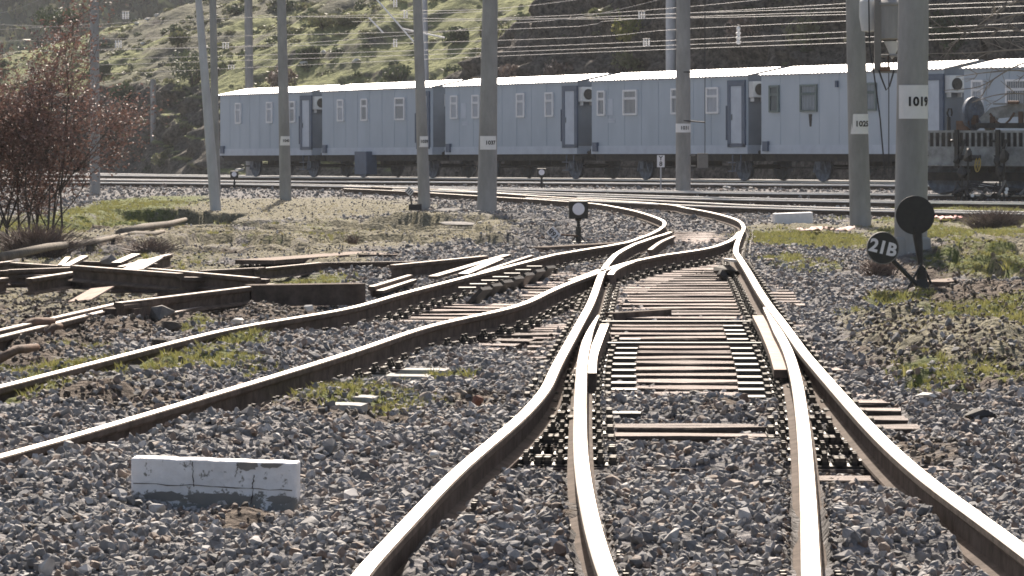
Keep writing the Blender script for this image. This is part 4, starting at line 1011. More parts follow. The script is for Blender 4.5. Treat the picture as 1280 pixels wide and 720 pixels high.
def insul(x, y, lb, n=3, sc_=1.0, gap=3.2):
    b_ = TP0+TD*t_of(x)+TN*1.3; c = at(x, y, b_.y); S = b_.y/F
    t = thing('insulator_set', lb, 'insulator', c, 0, 'white insulators hanging from the overhead wires')
    for k in range(n):
        MB().lathe([(.0001, -.16*sc_), (.03*sc_, -.15*sc_), (.042*sc_, -.11*sc_), (.02*sc_, -.10*sc_), (.045*sc_, -.04*sc_), (.02*sc_, -.03*sc_), (.045*sc_, .03*sc_), (.02*sc_, .04*sc_), (.035*sc_, .10*sc_), (.0001, .14*sc_)], ((k-(n-1)/2)*gap*S, 0, 0), None, 12).build('insulator', M['porcelain'], t)
    MB().tube((-(n/2)*gap*S, 0, .15*sc_), ((n/2)*gap*S, 0, .15*sc_), .006, n=5).build('yoke', M['wire'], t)
for a_ in ((157, 19, 'triple white insulators high on the left, right of the 10 m pole by the tree', 3, 1.2), (148, 55, 'triple white insulators below the highest set, right of the tree top', 3, 1.2), (72, 47, 'small pair of white insulators above the tree', 2, .9), (66, 57, 'single pair of insulators lowest above the tree', 2, .7), (282, 57, 'insulator trio between the thin pole and the 1043 pole, upper', 3, .9), (289, 84, 'insulator trio between the thin pole and the 1043 pole, lower', 3, .6),
            (494, 4, 'top insulator pair left of the 1039 pole', 2, 1), (507, 18, 'second insulator pair left of the 1039 pole', 2, 1), (494, 54, 'lowest insulator pair left of the 1039 pole', 2, 1), (802, 19, 'insulator trio left of the bluish pole, on the upper wires', 3, .9), (808, 53, 'insulator trio left of the bluish pole, on the lower wires', 3, .9), (923, 43, 'single white insulator right of the 1031 pole', 1, 2.2)): insul(*a_)
# slanting bracket arms of the catenary
for (x0, y0, x1, y1, lb) in ((468, -4, 517, 52, 'long pale slanting bracket tube left of the 1039 pole'), (461, 22, 479, 41, 'short cream slanting tube on the green slope'), (503, 36, 556, 47, 'pale horizontal bracket arm crossing the 1039 pole')):
    b_ = (TP0+TD*t_of(x1)+TN*2).y; o = MB().tube(at(x0, y0, b_), at(x1, y1, b_), .032).build('bracket_arm', M['porcelain']); tag(o, lb, 'bracket arm', 'catenary bracket arms')

# ------------------------------------------------------------------ point indicators
def disc(mb_, c, r, t, n=40, mi=0): mb_.lathe([(r*.97, -t/2), (r, -t/2+.003), (r, t/2-.003), (r*.97, t/2)], c, Matrix.Rotation(PI/2, 3, 'X'), n, mi); return mb_
# near one
q = px(1152, 372, -.13); S = q.y/F
t = thing('point_indicator', 'large black disc signal with the 21B counterweight, beside the 1019 pole', 'track signal', q)
disc(MB(), (-8*S, 0, 103*S), 24.3*S, .02).build('signal_disc', M['black'], t)
mb = MB(); mb.box((0, 0, 11*S), (.16, .16, .18), taper=.6); mb.tube((0, 0, .15), (-1.0*S, .0, 40*S), .032, .03, n=12); mb.tube((-1*S, 0, 40*S), (-6*S, .02, 88*S), .024, .05, n=10); mb.tube((0, 0, 23*S), (0, 0, 34*S), .05, n=12)
mb.build('post', M['black'], t); MB().box((0, .02, .02), (.34, .30, .05)).box((0, .0, .06), (.2, .22, .06), taper=.7).build('base_plate', M['steel_dark'], t)
cw = MB().tube((-6*S, -.06, 16*S), (-40*S, -.07, 50*S), .022, n=10).build('counterweight_arm', M['black'], t)
wt = disc(MB(), (-50*S, -.10, 62.5*S), 20*S, .05).build('counterweight', M['black'], t, bevel=.0)
rm = MB(); rm.lathe([(19.2*S, -.030), (20.2*S, -.028), (20.2*S, .028), (19.2*S, .030)], (-50*S, -.10, 62.5*S), Matrix.Rotation(PI/2, 3, 'X'), 40, caps=False); rm.build('rim', M['box_grey'], wt)
me = text_mesh('21B', 22*S, M['white'], bold=.006)
tx = bpy.data.objects.new('lettering', me); COL.objects.link(tx); tx.parent = wt; tx.location = (-50*S, -.132, 62.5*S); tx.rotation_euler = (0, R_(14), 0)
mb = MB(); mb.tube((-.16, -.1, .05), (.0, -.02, .32), .012, n=6); mb.tube((.13, .02, .04), (.02, 0, .28), .012, n=6); mb.build('stay', M['steel_dark'], t)
def box_signal(x, y, w_, lb, plate=None, Y=None, side=-1):
    q = px(x, y, -.14); S = w_/26.0*q.y/F*1.0
    t = thing('point_indicator', lb, 'track signal', q, 0, 'small box point signals with a white disc')
    k = S
    hd = MB().box((0, 0, 43*k), (24*k, .22, 22*k)).build('lamp_box', M['black'], t, bevel=.008)
    disc(MB(), (0, -.115, 44*k), 7.6*k, .012).build('signal_disc', M['lens'], hd)
    mb = MB(); mb.tube((0, 0, 0), (0, 0, 22*k), 3.4*k, n=12); mb.tube((0, 0, 22*k), (0, 0, 33*k), 2.0*k, n=10); mb.tube((0, 0, 29*k), (0, 0, 33*k), 3.6*k, 5*k, n=8)
    mb.build('post', M['black'], t)
    mb = MB(); mb.box((0, 0, 1*k), (22*k, .25, 4*k)); mb.tube((-9*k, -.05, 2*k), (-1*k, 0, 13*k), 1*k); mb.tube((9*k, -.05, 2*k), (1*k, 0, 13*k), 1*k); mb.build('base_plate', M['steel_dark'], t)
    if plate:
        am = MB().tube((0, -.03, 10*k), (side*22*k, -.05, 12*k), 1.2*k).build('counterweight_arm', M['rust'], t)
        Rm = Euler((0, R_(48), 0)).to_matrix().to_4x4(); Rm.translation = Vector((side*31*k, -.08, 13*k))
        T = Rm
        w2 = MB().box((0, 0, 0), (15*k, .03, 11*k), T=T).build('counterweight', M['white'], t)
        me = text_mesh(plate, 9.5*k, M['ink'], bold=.002)
        tx = bpy.data.objects.new('lettering', me); COL.objects.link(tx); tx.parent = w2; tx.location = (side*31*k, -.10, 13*k); tx.rotation_euler = (0, R_(48)+PI, 0)
    return t
box_signal(723, 305, 26, 'black box signal with white disc and tilted 16B plate, left of the curved track', '16B')
box_signal(677, 236.5, 12.5, 'small black box signal with white disc in front of the third wagon')
t = box_signal(293, 235.5, 10.5, 'tiny black signal with white disc below the leftmost wagon')
# striped weight at the foot of the 1039 pole
q = px(513, 262, -.12); S = q.y/F; t = thing('point_lever', 'low lever with tilted striped white plate at the foot of the 1039 pole', 'point lever', q)
T = Matrix.Translation((-1*S, -.05, 23*S)) @ Matrix.Rotation(R_(40), 4, 'Y'); mb = MB().box((0, 0, 0), (9*S, .03, 8*S), T=T); pl = mb.build('counterweight', M['white'], t)
mb = MB()
for k in (-2.6, 0, 2.6): mb.box((k*S, -.02, 0), (1.1*S, .012, 6.5*S), T=T)
mb.build('stripe', M['ink'], pl)
MB().tube((2*S, 0, 0), (0, -.02, 19*S), 1.0*S).build('arm', M['steel_dark'], t); MB().box((6*S, 0, 3*S), (16*S, .35, 8*S)).build('base_block', M['under'], t)
# small white sign
q = px(826, 237, -.14); S = q.y/F; t = thing('track_sign', 'small white upright sign with two black marks on a thin post', 'sign', q)
MB().tube((0, 0, 0), (0, 0, 30*S), .9*S, n=8).build('post', M['pole_pale'], t)
pl = MB().box((0, -.02, 35.5*S), (9.5*S, .02, 15*S)).build('sign_plate', M['white'], t)
for tx_, zz in (('Y', 39), ('8', 32)):
    me = text_mesh(tx_, 8*S, M['ink'], bold=.004); tx = bpy.data.objects.new('lettering', me); COL.objects.link(tx); tx.parent = pl; tx.location = (0, -.034, zz*S)

# ------------------------------------------------------------------ blocks, rags, loose stones
q = px(270, 628, -.10); S = q.y/F
t = MB(); Wb = 208*S; 
nx_, nz_ = 22, 7
r_ = random.Random(5)
prof = [(-Wb/2+Wb*i/nx_, (.0+r_.uniform(-.002, .0015))) for i in range(nx_+1)]
Hb = 57*S
pts = [(-Wb/2, -.12)]+[(-Wb/2, .02)]+[(x, Hb*(1-.10*(x/Wb+.5))+d) for x, d in prof]+[(Wb/2, -.0), (Wb/2-.06, -.12)]
o = MB().poly(pts, .13).build('edging_block', M['block'], loc=(q.x, q.y, q.z), rz=R_(-3), bevel=.008); tag(o, 'chipped white painted concrete edging block lying in the ballast at lower left', 'concrete block')
r_ = random.Random(3)
def wob(x0, z0, x1, z1, wd, n=14):
    a_, b_ = [], []
    for i in range(n+1):
        f = i/n; x = x0+(x1-x0)*f; z = z0+(z1-z0)*f; j = r_.uniform(-.004, .004); w_ = wd*r_.uniform(.3, 1.3)
        nx, nz = (0, 1) if abs(x1-x0) > abs(z1-z0) else (1, 0)
        a_.append((x+nx*(j-w_), z+nz*(j-w_))); b_.append((x+nx*(j+w_), z+nz*(j+w_)))
    return a_+b_[::-1]
for c_ in ((-Wb/2+.01, .085, Wb/2-.02, .055, .0018), (-Wb*.13, .17, -Wb*.125, .07, .0016), (Wb*.24, .12, Wb*.225, .0, .0022), (Wb*.145, .17, Wb*.13, .11, .0015)):
    MB().poly(wob(*c_), .0015, Matrix.Translation((0, -.0665, 0))).build('crack', M['sleeper_side'], o)
for (cx_, cz_, rx_, rz_) in ((Wb*.20, .158, .045, .024), (Wb*.345, .163, .048, .016), (-Wb*.3, .03, .09, .022), (Wb*.02, .02, .16, .024), (Wb*.4, .02, .06, .018)):
    pts_ = [(cx_+math.cos(2*PI*k/26)*rx_*r_.uniform(.75, 1.1), cz_+math.sin(2*PI*k/26)*rz_*r_.uniform(.7, 1.15)) for k in range(26)]
    pts_ = [(x, min(z, Hb*(1-.10*(x/Wb+.5))-.004)) for x, z in pts_]
    MB().poly(pts_, .0012, Matrix.Translation((0, -.0662, 0))).build('bare_patch', M['box_grey'], o)
q = px(991, 278, -.12); S = q.y/F
o = MB().box((0, 0, 5*S), (48*S, .3, 14*S), rot=(0, R_(-2), R_(5))).build('edging_block', M['white'], loc=q, bevel=.01); tag(o, 'pale grey-white block on the ballast near the 1025 pole', 'concrete block')
def rag(name, P, wd, mt, label, seed):
    r = random.Random(seed); n = len(P); mb = MB(); k = 7
    for i, p in enumerate(P):
        for j in range(k):
            v = j/(k-1)-.5; mb.v.append((p.x+r.uniform(-.03, .03), p.y+v*wd*(1+.4*math.sin(i*1.7)), p.z+.03+.05*abs(math.sin(i*1.3+j*1.1))+r.uniform(0, .03)))
    for i in range(n-1):
        for j in range(k-1): mb.f.append((i*k+j, (i+1)*k+j, (i+1)*k+j+1, i*k+j+1)); mb.m.append(0)
    o = mb.build(name, M[mt], smooth=True); o.modifiers.new('solid', 'SOLIDIFY').thickness = .01; return tag(o, label, 'rag')
rag('crumpled_rag', [px(998+5*i, 291+1.5*math.sin(i*.8), -.10) for i in range(15)], 1.0, 'cloth_pink', 'pale pink rag strewn on the ground at the foot of the 1025 pole', 3)
rag('crumpled_rag', [px(1172+3.5*i, 276, -.12) for i in range(10)], 1.2, 'cloth_red', 'red and white rag lying right of the 1019 pole', 4)
rk = [(910, 340, 26, 24, 'rubble', 'dark lump of ballast rock topped by a bright plate, inside the right rail'), (852, 383, 34, 9, 'clod', 'flat dark lump lying on the sleepers inside the curve'), (550, 507, 0, 0, None, None)]
q = px(908, 349, -.17); S = q.y/F
t = thing('rail_lubricator', 'dark rounded block with bright plate on top, against the inner side of the right rail', 'block', q)
MB().rock((0, 0, 10*S), (34*S, .5, 26*S), 77).rock((-4*S, -.1, 5*S), (24*S, .4, 18*S), 78).build('block_body', M['under'], t)
MB().box((4*S, 0, 24*S), (12*S, .35, 3*S), rot=(0, .1, .1)).build('top_plate', M['rail_top'], t)
def stone(x, y, w_, h_, mt, label, seed, dz=-.14, name='loose_stone', cat='stone'):
    q = px(x, y, dz); S = q.y/F
    o = MB().rock((0, 0, h_*S*.42), (w_*S, w_*S*.8, h_*S), seed).build(name, M[mt], loc=q); tag(o, label, cat); return o
stone(597, 508, 16, 17, 'red_stone', 'reddish stone upright among the grey ballast', 11)
stone(826, 590, 26, 12, 'box_grey', 'flat topped grey stub between the middle rails', 12)
stone(781, 616, 14, 15, 'pale_stone', 'small white scrap between the blades, lower middle', 13, -.12)
stone(918, 606, 14, 9, 'pale_stone', 'white chip right of the middle of the blades', 14, -.12)
stone(542, 573, 15, 12, 'pale_stone', 'white scrap in the ballast left of the left stock rail', 15, -.12)
stone(1223, 527, 48, 18, 'under', 'flat dark stone on the right verge', 16)
stone(1197, 512, 26, 9, 'rubble', 'grey stone beside the flat dark stone on the right', 17, -.12)
stone(1150, 449, 24, 20, 'clod', 'pointed dark clod on the right bank', 18)
stone(1168, 380, 14, 11, 'rust', 'small brown stone at the foot of the disc signal', 19)
stone(200, 440, 30, 20, 'clod', 'brown clod right beside the left rail', 20)
stone(202, 402, 44, 22, 'rubble', 'pale humped rock between scrap rails and left rail', 21)
stone(210, 418, 40, 20, 'clod', 'mossy dark mound below the pale humped rock', 22)
stone(137, 333, 24, 17, 'rubble', 'round grey stone among the scrap rails', 23, -.05)
stone(27, 356, 12, 9, 'pale_stone', 'white chip below the scrap rails at far left', 24)
stone(298, 404, 18, 9, 'pale_stone', 'white plastic scrap touching the left rail', 25, -.08)
stone(387, 390, 18, 11, 'pale_stone', 'white scrap behind the left rail by the dark beam', 26, -.08)
stone(908, 237, 12, 6, 'pale_stone', 'white lump on the cross track right of the 1031 pole', 27)
stone(657, 241, 12, 7, 'pale_stone', 'pale stone left of the small box signal', 28)
stone(738, 238, 0.1+8, 5, 'pale_stone', 'small white lump between the cross tracks', 29)
stone(633, 309, 9, 5, 'pale_stone', 'white pebble left of the 16B signal', 30)
stone(664, 275, 7, 5, 'pale_stone', 'white pebble above the 16B plate', 31)
stone(545, 272, 0.1+9, 5, 'pale_stone', 'white pebble right below the 1039 pole', 32)
stone(600, 280, 8, 5, 'pale_stone', 'white pebble at the shaded foot of the 1037 pole', 33)
stone(546, 300, 9, 5, 'pale_stone', 'white pebble on the dry turf under the 1039 pole', 34)
stone(565, 268, 50, 10, 'rubble', 'low grey slab between the 1039 and 1037 poles', 35)
stone(570, 284, 70, 9, 'rubble', 'long low rock left of the 1037 pole foot', 36)
stone(172, 300, 9, 5, 'pale_stone', 'white pebble on the slope behind the scrap rails', 37)
stone(262, 218, 12, 9, 'pale_stone', 'white lump beside the far end of the wagons', 38)
stone(1200, 368, 26, 22, 'clod', 'dark clod with grass right of the disc signal', 39)
stone(1258, 380, 60, 16, 'rubble', 'broad grey rock at the right edge by the grass', 40)
stone(1160, 497, 30, 8, 'pale_stone', 'pale flat chip near the sleeper ends at right', 41, -.13)
# clay pipe pieces at far left
for (x0, y0, x1, y1, r0, lb) in ((18, 415, 66, 372+30, .035, 'broken clay pipe leaning over the lower scrap rails'), (58, 420, 76, 408, .025, 'short curved pipe stub beside the broken clay pipe'), (-6, 452, 46, 434, .028, 'earthy pipe piece at the left edge above the left rail')):
    a_ = px(x0, y0, -.08); b_ = px(x1, y1, -.02); o = MB().path([a_, a_.lerp(b_, .5)+Vector((0, 0, .03)), b_], [r0, r0*1.1, r0*.9], n=12).build('broken_pipe', M['rust'], smooth=True); tag(o, lb, 'pipe')

# ------------------------------------------------------------------ scrap rails
SG = 'scrap rails and beams dumped left of the tracks'
def loose(x0, y0, x1, y1, h, lb, k=1.0, kind='rail', name='scrap_rail', cat='scrap rail', y_b=None):
    """lies between two sighted points of its upper edge, h above rail level less its own height"""
    a_ = px(x0, y0, h); b_ = px(x1, y1, h if y_b is None else y_b)
    if kind == 'rail': o = rail_mb([a_, a_.lerp(b_, .33), a_.lerp(b_, .66), b_], k=k).build(name, [M['old_top'], M['rail_side']])
    elif kind == 'plank': o = strip(None, name, [a_, a_.lerp(b_, .5), b_], .10*k, .03, M['old_top'])
    elif kind == 'beam': o = strip(None, name, [a_, a_.lerp(b_, .5), b_], .22*k, .17*k, M['rail_side'])
    elif kind == 'flat': o = strip(None, name, [a_, a_.lerp(b_, .5), b_], .30*k, .05, M['rust'])
    elif kind == 'log': o = MB().path([a_, a_.lerp(b_, .3)+Vector((0, 0, .02)), a_.lerp(b_, .7)-Vector((0, 0, .02)), b_], [.045*k, .04*k, .034*k, .022*k], n=9).build(name, M['log'], smooth=True)
    tag(o, lb, cat, SG if kind != 'log' else None); return o
loose(92, 331.5, 226, 341.5, .12, 'dark scrap rail topmost of the pile, left half', 1.03)
loose(187, 335, 322, 347, .06, 'scrap rail running right from under the light plate', 1.0)
loose(139, 345.5, 268, 346.5, .02, 'scrap rail with a clean cut end in the middle of the pile', 1.03)
loose(197, 349.5, 322, 351.5, -.02, 'lowest scrap rail at the right of the pile', 1.1)
loose(60, 343, 150, 349.5, -.02, 'thin scrap rail low in the pile behind the cut end', .8)
loose(230, 342, 335, 349, .0, 'thin scrap rail running on right above the lowest one', .75)
loose(96, 326, 196, 329.5, -.02, 'thin scrap rail behind the round stone', .75)
loose(-30, 345, 62, 343.5, -.02, 'thin scrap rail along the left edge between two cut ends', .8)
loose(250, 338, 330, 334, -.05, 'thin scrap rail pointing right toward the bright edged strip', .7)
loose(205, 392, 330, 367, -.08, 'thin dark rail lying in the earth in front of the dark beam', .8)
loose(36, 348, 92, 339.5, .02, 'short scrap rail tilted up to the right, left part of the pile', 1.03)
loose(10, 337, 90, 334, .04, 'scrap rail lying level at the left of the pile', 1.03)
loose(-30, 351, 7, 347, .0, 'scrap rail end poking in at the left edge, lower')
loose(-30, 339, 10, 338, .05, 'scrap rail end poking in at the left edge, upper')
loose(15, 328, 78, 332, -.0, 'scrap rail behind the pile on the left', .9)
loose(-20, 330, 15, 326, .0, 'dark scrap piece behind the pile by the tree', .9)
loose(150, 333, 212, 317.5, .0, 'scrap rail pointing away behind the light plate', 1.0)
loose(82, 332, 106, 319.5, .05, 'short pale strip standing out behind the pile', .8, 'plank', 'scrap_strip', 'scrap strip')
loose(76, 331, 85, 321, .02, 'shortest pale strip left in the pile', .6, 'plank', 'scrap_strip', 'scrap strip')
loose(145, 328, 170, 317, .02, 'pale broad strip beside the round stone', 1.0, 'plank', 'scrap_strip', 'scrap strip')
loose(-40, 421, 147, 378.5, -.02, 'upper rail of the long pair on the lower left', 1.0)
loose(-40, 430, 147, 384, -.04, 'lower rail of the long pair on the lower left', 1.0)
loose(147, 378, 340, 354.5, .04, 'long scrap rail curving right, upper one behind the dark beam', 1.0)
loose(150, 381, 336, 357, .02, 'long scrap rail directly behind the dark beam', 1.03)
loose(310, 356, 452, 354, .05, 'heavy dark beam ending blunt behind the left rail', 1.1, 'beam', 'steel_beam', 'steel beam')
loose(148, 386, 330, 358, -.02, 'dark beam under the long scrap rails', 1.2, 'beam', 'steel_beam', 'steel beam')
loose(318, 325, 470, 314, -.10, 'rusty flat strip on the dry turf, left one', 1.6, 'flat', 'rusty_strip', 'steel strip')
loose(470, 318, 590, 309, -.09, 'rusty flat strip on the dry turf, right one', 1.5, 'flat', 'rusty_strip', 'steel strip')
loose(318, 336, 400, 328, -.06, 'thin bright edged strip left of the middle', .8)
loose(400, 328, 520, 326.5, -.07, 'thin bright edged strip running on to the right', .7)
loose(490, 331, 607, 319.5, .0, 'thick scrap rail with open end beside the left rail', 1.03)
loose(541, 345, 634, 318, -.03, 'pale strip at the right end of the pile, longest', .9, 'plank', 'scrap_strip', 'scrap strip')
loose(579, 342, 624, 323, -.04, 'pale strip at the right end of the pile, shorter', 1.1, 'plank', 'scrap_strip', 'scrap strip')
loose(600, 340, 664, 319, -.06, 'scrap rail lying close along the left rail', .8)
loose(464, 358, 512, 343.5, -.05, 'dark scrap rail piece left of the rail braces', .9)
loose(474, 363, 516, 349, -.09, 'pale strip next to the dark scrap rail piece', .8, 'plank', 'scrap_strip', 'scrap strip')
loose(670, 309, 790, 302, -.07, 'dark trough cover along the rail below the 16B signal', 1.1, 'beam', 'cable_trough', 'cable trough')
loose(0, 322, 158, 293, .04, 'long dry pole lying from the tree to the open ground', 1.2, 'log', 'fallen_log', 'log')
loose(150, 292, 232, 274, .04, 'rough dark log above the long dry pole', 1.6, 'log', 'fallen_log', 'log')
loose(152, 297, 205, 289, .0, 'short log end right of the long dry pole', 1.3, 'log', 'fallen_log', 'log')
loose(1163, 352, 1205, 348, -.02, 'rusty plate edge lying right of the disc signal', 1.0, 'flat', 'rusty_strip', 'steel strip')
loose(1185, 352, 1290, 346, -.10, 'pale flat strip on the turf at the right edge', .5, 'plank', 'scrap_strip', 'scrap strip')
for (c, lb, mt, sx) in (((114, 368), 'rusty pink square plate leaning below the pile', 'pink_rust', 1.0), ((176, 331), 'bright bent plate on top of the pile', 'old_top', 1.2)):
    q = px(*c, -.05 if mt == 'pink_rust' else .08); o = MB().box((0, 0, 0), (.24*sx, .42, .012), rot=(R_(14), R_(-6), R_(-25))).build('steel_plate', M[mt], loc=q); tag(o, lb, 'steel plate', SG)
o = MB().path([px(680, 386, .0), px(690, 384, .0)], .01).build('tie_stub', M['rust']); bpy.data.objects.remove(o)
# iron bar laid across the sleepers
loose(762, 391, 833, 389-2.5, -.12, 'dark iron bar laid across the sleepers inside the turnout', .5, 'beam', 'iron_bar', 'iron bar')

# ------------------------------------------------------------------ flat wagon with scrap bogie
Yw = 101.0; S = Yw/F
x0 = (1128-CX)*S; zr = float(Rz(Yw)); T2 = yard[1][1]
wdir = Vector((T2[-4].x-T2[-14].x, T2[-4].y-T2[-14].y, 0)).normalized(); an = math.atan2(wdir.y, wdir.x)
# near side of the wagon 1.35 m in front of its track
cpt = min(T2, key=lambda p: abs(p.x-x0)); org = Vector((x0, cpt.y-1.35, zr)); Yn = org.y; S = Yn/F
fw = thing('flat_wagon', 'grey open wagon with slatted side carrying scrap, at the right edge', 'railway wagon', org, an)
Lf = 9.0; zt = HC-(163-HY)*S-zr; zm = HC-(186-HY)*S-zr; zb = HC-(207-HY)*S-zr
mb = MB(); mb.box((Lf/2, 0, zt-.03), (Lf, .08, .06)); mb.box((Lf/2, 0, zm+.03), (Lf, .08, .07))
n = int(Lf/.165)
for k in range(n+1): mb.box((k*Lf/n, 0, (zt+zm)/2), (.055, .05, zt-zm))
mb.build('slatted_side', M['wagon'], fw)
mb = MB(); mb.box((Lf/2, 0, zt-.03), (Lf, .08, .06)); mb.box((Lf/2, 0, zm+.03), (Lf, .08, .07))
for k in range(n+1): mb.box((k*Lf/n, 0, (zt+zm)/2), (.055, .05, zt-zm))
mb.build('slatted_side', M['wagon'], fw, loc=(0, 2.7, 0))
MB().box((Lf/2, -.01, (zm+zb)/2), (Lf, .08, zm-zb)).box((Lf/2, -.05, zb+.02), (Lf, .14, .05)).build('sole_bar', M['wagon'], fw, bevel=.01)
MB().box((Lf/2, .35, (zt+zm)/2), (Lf-.1, .04, zt-zm-.1)).box((Lf/2, 1.4, zm-.06), (Lf, 2.6, .1)).box((Lf/2, 1.4, zb+.05), (Lf, .5, .3)).build('deck_with_dark_panel', M['under'], fw)  # upright dark panel added behind the slats to darken the gaps between them
for k in range(7):
    xx = .55+1.05*k; mb = MB(); mb.poly([(-.13, .06), (.13, .06), (.05, -.06), (0, -.08), (-.05, -.06)], .05, Matrix.Translation((xx, -.075, (zm+zb)/2+.0))); mb.build('stake_pocket', M['under'], fw)
for k in range(4):
    xx = 1.50+1.15*k; mb = MB(); mb.box((xx, -.12, (zt+zb)/2-.02), (.10, .12, zt-zb+.08)); mb.box((xx+.12, -.16, zm-.1), (.06, .06, .75), rot=(0, .35, 0)); mb.tube((xx-.16, -.16, zt-.28), (xx+.05, -.14, zt-.28), .035, n=8); mb.rock((xx, -.18, zb+.15), (.22, .16, .3), 60+k)
    mb.build('side_stake', M['steel_dark'], fw)
mb = MB(); mb.tube((1.95, -.25, (zm+zb)/2), (2.2, -.25, (zm+zb)/2), .07, n=10); mb.tube((1.90, -.25, (zm+zb)/2), (1.95, -.25, (zm+zb)/2), .12, n=12); mb.build('buffer', M['steel_dark'], fw)
mb = MB(); o_ = Vector(((1228-1128)*S, -.32, HC-(205-HY)*S-zr)); nn = 24
pp = [o_+Vector((.075*math.cos(2*PI*k/nn), .05*math.sin(2*PI*k/nn), .195*math.sin(2*PI*k/nn))) for k in range(nn+1)]
mb.path(pp, .016, n=6)
for k in range(3): a2 = PI*k/3; v = Vector((.07*math.cos(a2), 0, .19*math.sin(a2))); mb.tube(o_-v, o_+v, .011, n=5)
mb.build('brake_handwheel', M['yellow'], fw)
for ax in (.9, 3.0, 6.6, 8.2):
    axle = MB().tube((ax, .5, .5), (ax, 2.2, .5), .08, n=10).build('axle', M['under'], fw)
    for yy, fl in ((.62, 1), (2.12, -1)):
        wo = bpy.data.objects.new('wheel', WH); COL.objects.link(wo); wo.parent = axle; wo.location = (ax, yy, .5); wo.rotation_euler = (0, 0, 0 if fl == 1 else PI)
for ax in (1.95, 7.4): MB().box((ax, .4, .5), (2.9, .10, .22)).box((ax, 2.35, .5), (2.9, .1, .22)).box((ax, 1.35, .6), (.5, 1.9, .3)).build('bogie_frame', M['under'], fw)
# loaded bogie
bo = Vector((org.x, org.y, zr+zm))
t = thing('loaded_bogie', 'old grey bogie frame with a wheel, loaded on top of the flat wagon', 'bogie', bo, an)
lx = lambda x: (x-1128)*S; lz = lambda y: HC-(y-HY)*S-zr-zm
mb = MB(); mb.poly([(lx(1225), lz(163)), (lx(1217), lz(148)), (lx(1232), lz(135)), (lx(1262), lz(130)), (lx(1282), lz(131)), (lx(1330), lz(150)), (lx(1330), lz(163)), (lx(1318), lz(163)), (lx(1300), lz(148)), (lx(1265), lz(146)), (lx(1240), lz(148)), (lx(1234), lz(163))], .16, Matrix.Translation((0, .55, 0)))
mb.box((lx(1275), .55, lz(131)+.02), (lx(1312)-lx(1235), .34, .05)); mb.build('side_frame', M['wagon'], t)
mb = MB(); mb.path([(lx(1232), .42, lz(142)), (lx(1240), .40, lz(152)), (lx(1250), .40, lz(157)), (lx(1258), .40, lz(150)), (lx(1264), .42, lz(141))], .03); mb.box((lx(1272), .45, lz(150)), (.12, .12, .45)); mb.box((lx(1235), .45, lz(154)), (.12, .12, .35)); mb.tube((lx(1256), .40, lz(128.5)), (lx(1270), .40, lz(128.5)), .05); mb.build('spring_gear', M['rust'], t)
MB().box((lx(1260), .5, lz(157)), (1.9, .5, .14)).build('bolster', M['under'], t)
wo = bpy.data.objects.new('wheel', WH); COL.objects.link(wo); wo.parent = t; wo.location = (lx(1206), .6, lz(142)+.0); wo.rotation_euler = (0, 0, R_(74)); wo.scale = (.92, .92, .92)
MB().box((lx(1197), .6, lz(158)), (.35, .5, .30)).box((lx(1208), .6, lz(150)), (.2, .2, .25)).build('axle_box', M['rust'], t)
# hoist post and black machinery on the ground in front
q = px(1186, 246, -.1); q.y -= .0; S2 = q.y/F
t = thing('hook_post', 'tall black post with a hooked top in front of the flat wagon', 'post', q)
mb = MB(); mb.box((0, 0, 50*S2), (4.2*S2, 4.2*S2, 100*S2)); mb.path([(0, 0, 99*S2), (-2*S2, 0, 105*S2), (0, 0, 110*S2), (3*S2, 0, 110*S2), (4*S2, 0, 105*S2), (3*S2, 0, 101*S2)], 1.2*S2); mb.build('post', M['black'], t)
mb = MB()
for k in range(5): mb.box((random.uniform(-2, 2)*S2, -.05, (30+k*12)*S2), (7*S2, .1, 3*S2))
mb.build('clamp', M['steel_dark'], t)
q = px(1235, 250, -.1); S2 = q.y/F; r = random.Random(9)
t = thing('scrap_machinery', 'tangle of black rods, hoses and frames on the ground at the right edge', 'scrap', q)
for i in range(16):
    x1, x2 = r.uniform(-52, 60), 0; x2 = x1+r.uniform(-30, 30); mb = MB(); mb.path([(x1*S2, r.uniform(-.4, .3), r.uniform(2, 12)*S2), ((x1+x2)/2*S2, r.uniform(-.4, .3), r.uniform(5, 24)*S2), (x2*S2, r.uniform(-.4, .3), r.uniform(2, 14)*S2)], r.choice((.02, .03, .045)), n=7)
    mb.build('bent_rod', M['black'] if i % 4 else M['box_grey'], t)
for i in range(4):
    mb = MB(); yy = r.uniform(-.3, .1); mb.path([(-60*S2+i*8*S2, yy, 8*S2), (-20*S2, yy, (14+3*i)*S2), (20*S2, yy, (10+2*i)*S2), (70*S2, yy, (16-2*i)*S2)], .022, n=7); mb.build('hose', M['cable'], t)
for i, (xx, zz) in enumerate(((-40, 8), (-28, 14), (-32, 35), (15, 35), (-25, 55), (20, 55), (-20, 3), (10, 6))):
    MB().rock((xx*S2, 0, zz*S2), (.30, .3, .42 if zz > 20 else .2), 200+i).box((xx*S2, 0, zz*S2*.5), (.05, .05, zz*S2)).build('iron_casting', M['steel_dark'], t)
for i, (xx, zz) in enumerate(((-22, 6), (20, 10), (21, 14), (48, 16))): disc(MB(), (xx*S2, -.42, zz*S2), 2.2*S2, .05).build('bright_cap', M['porcelain'], t)

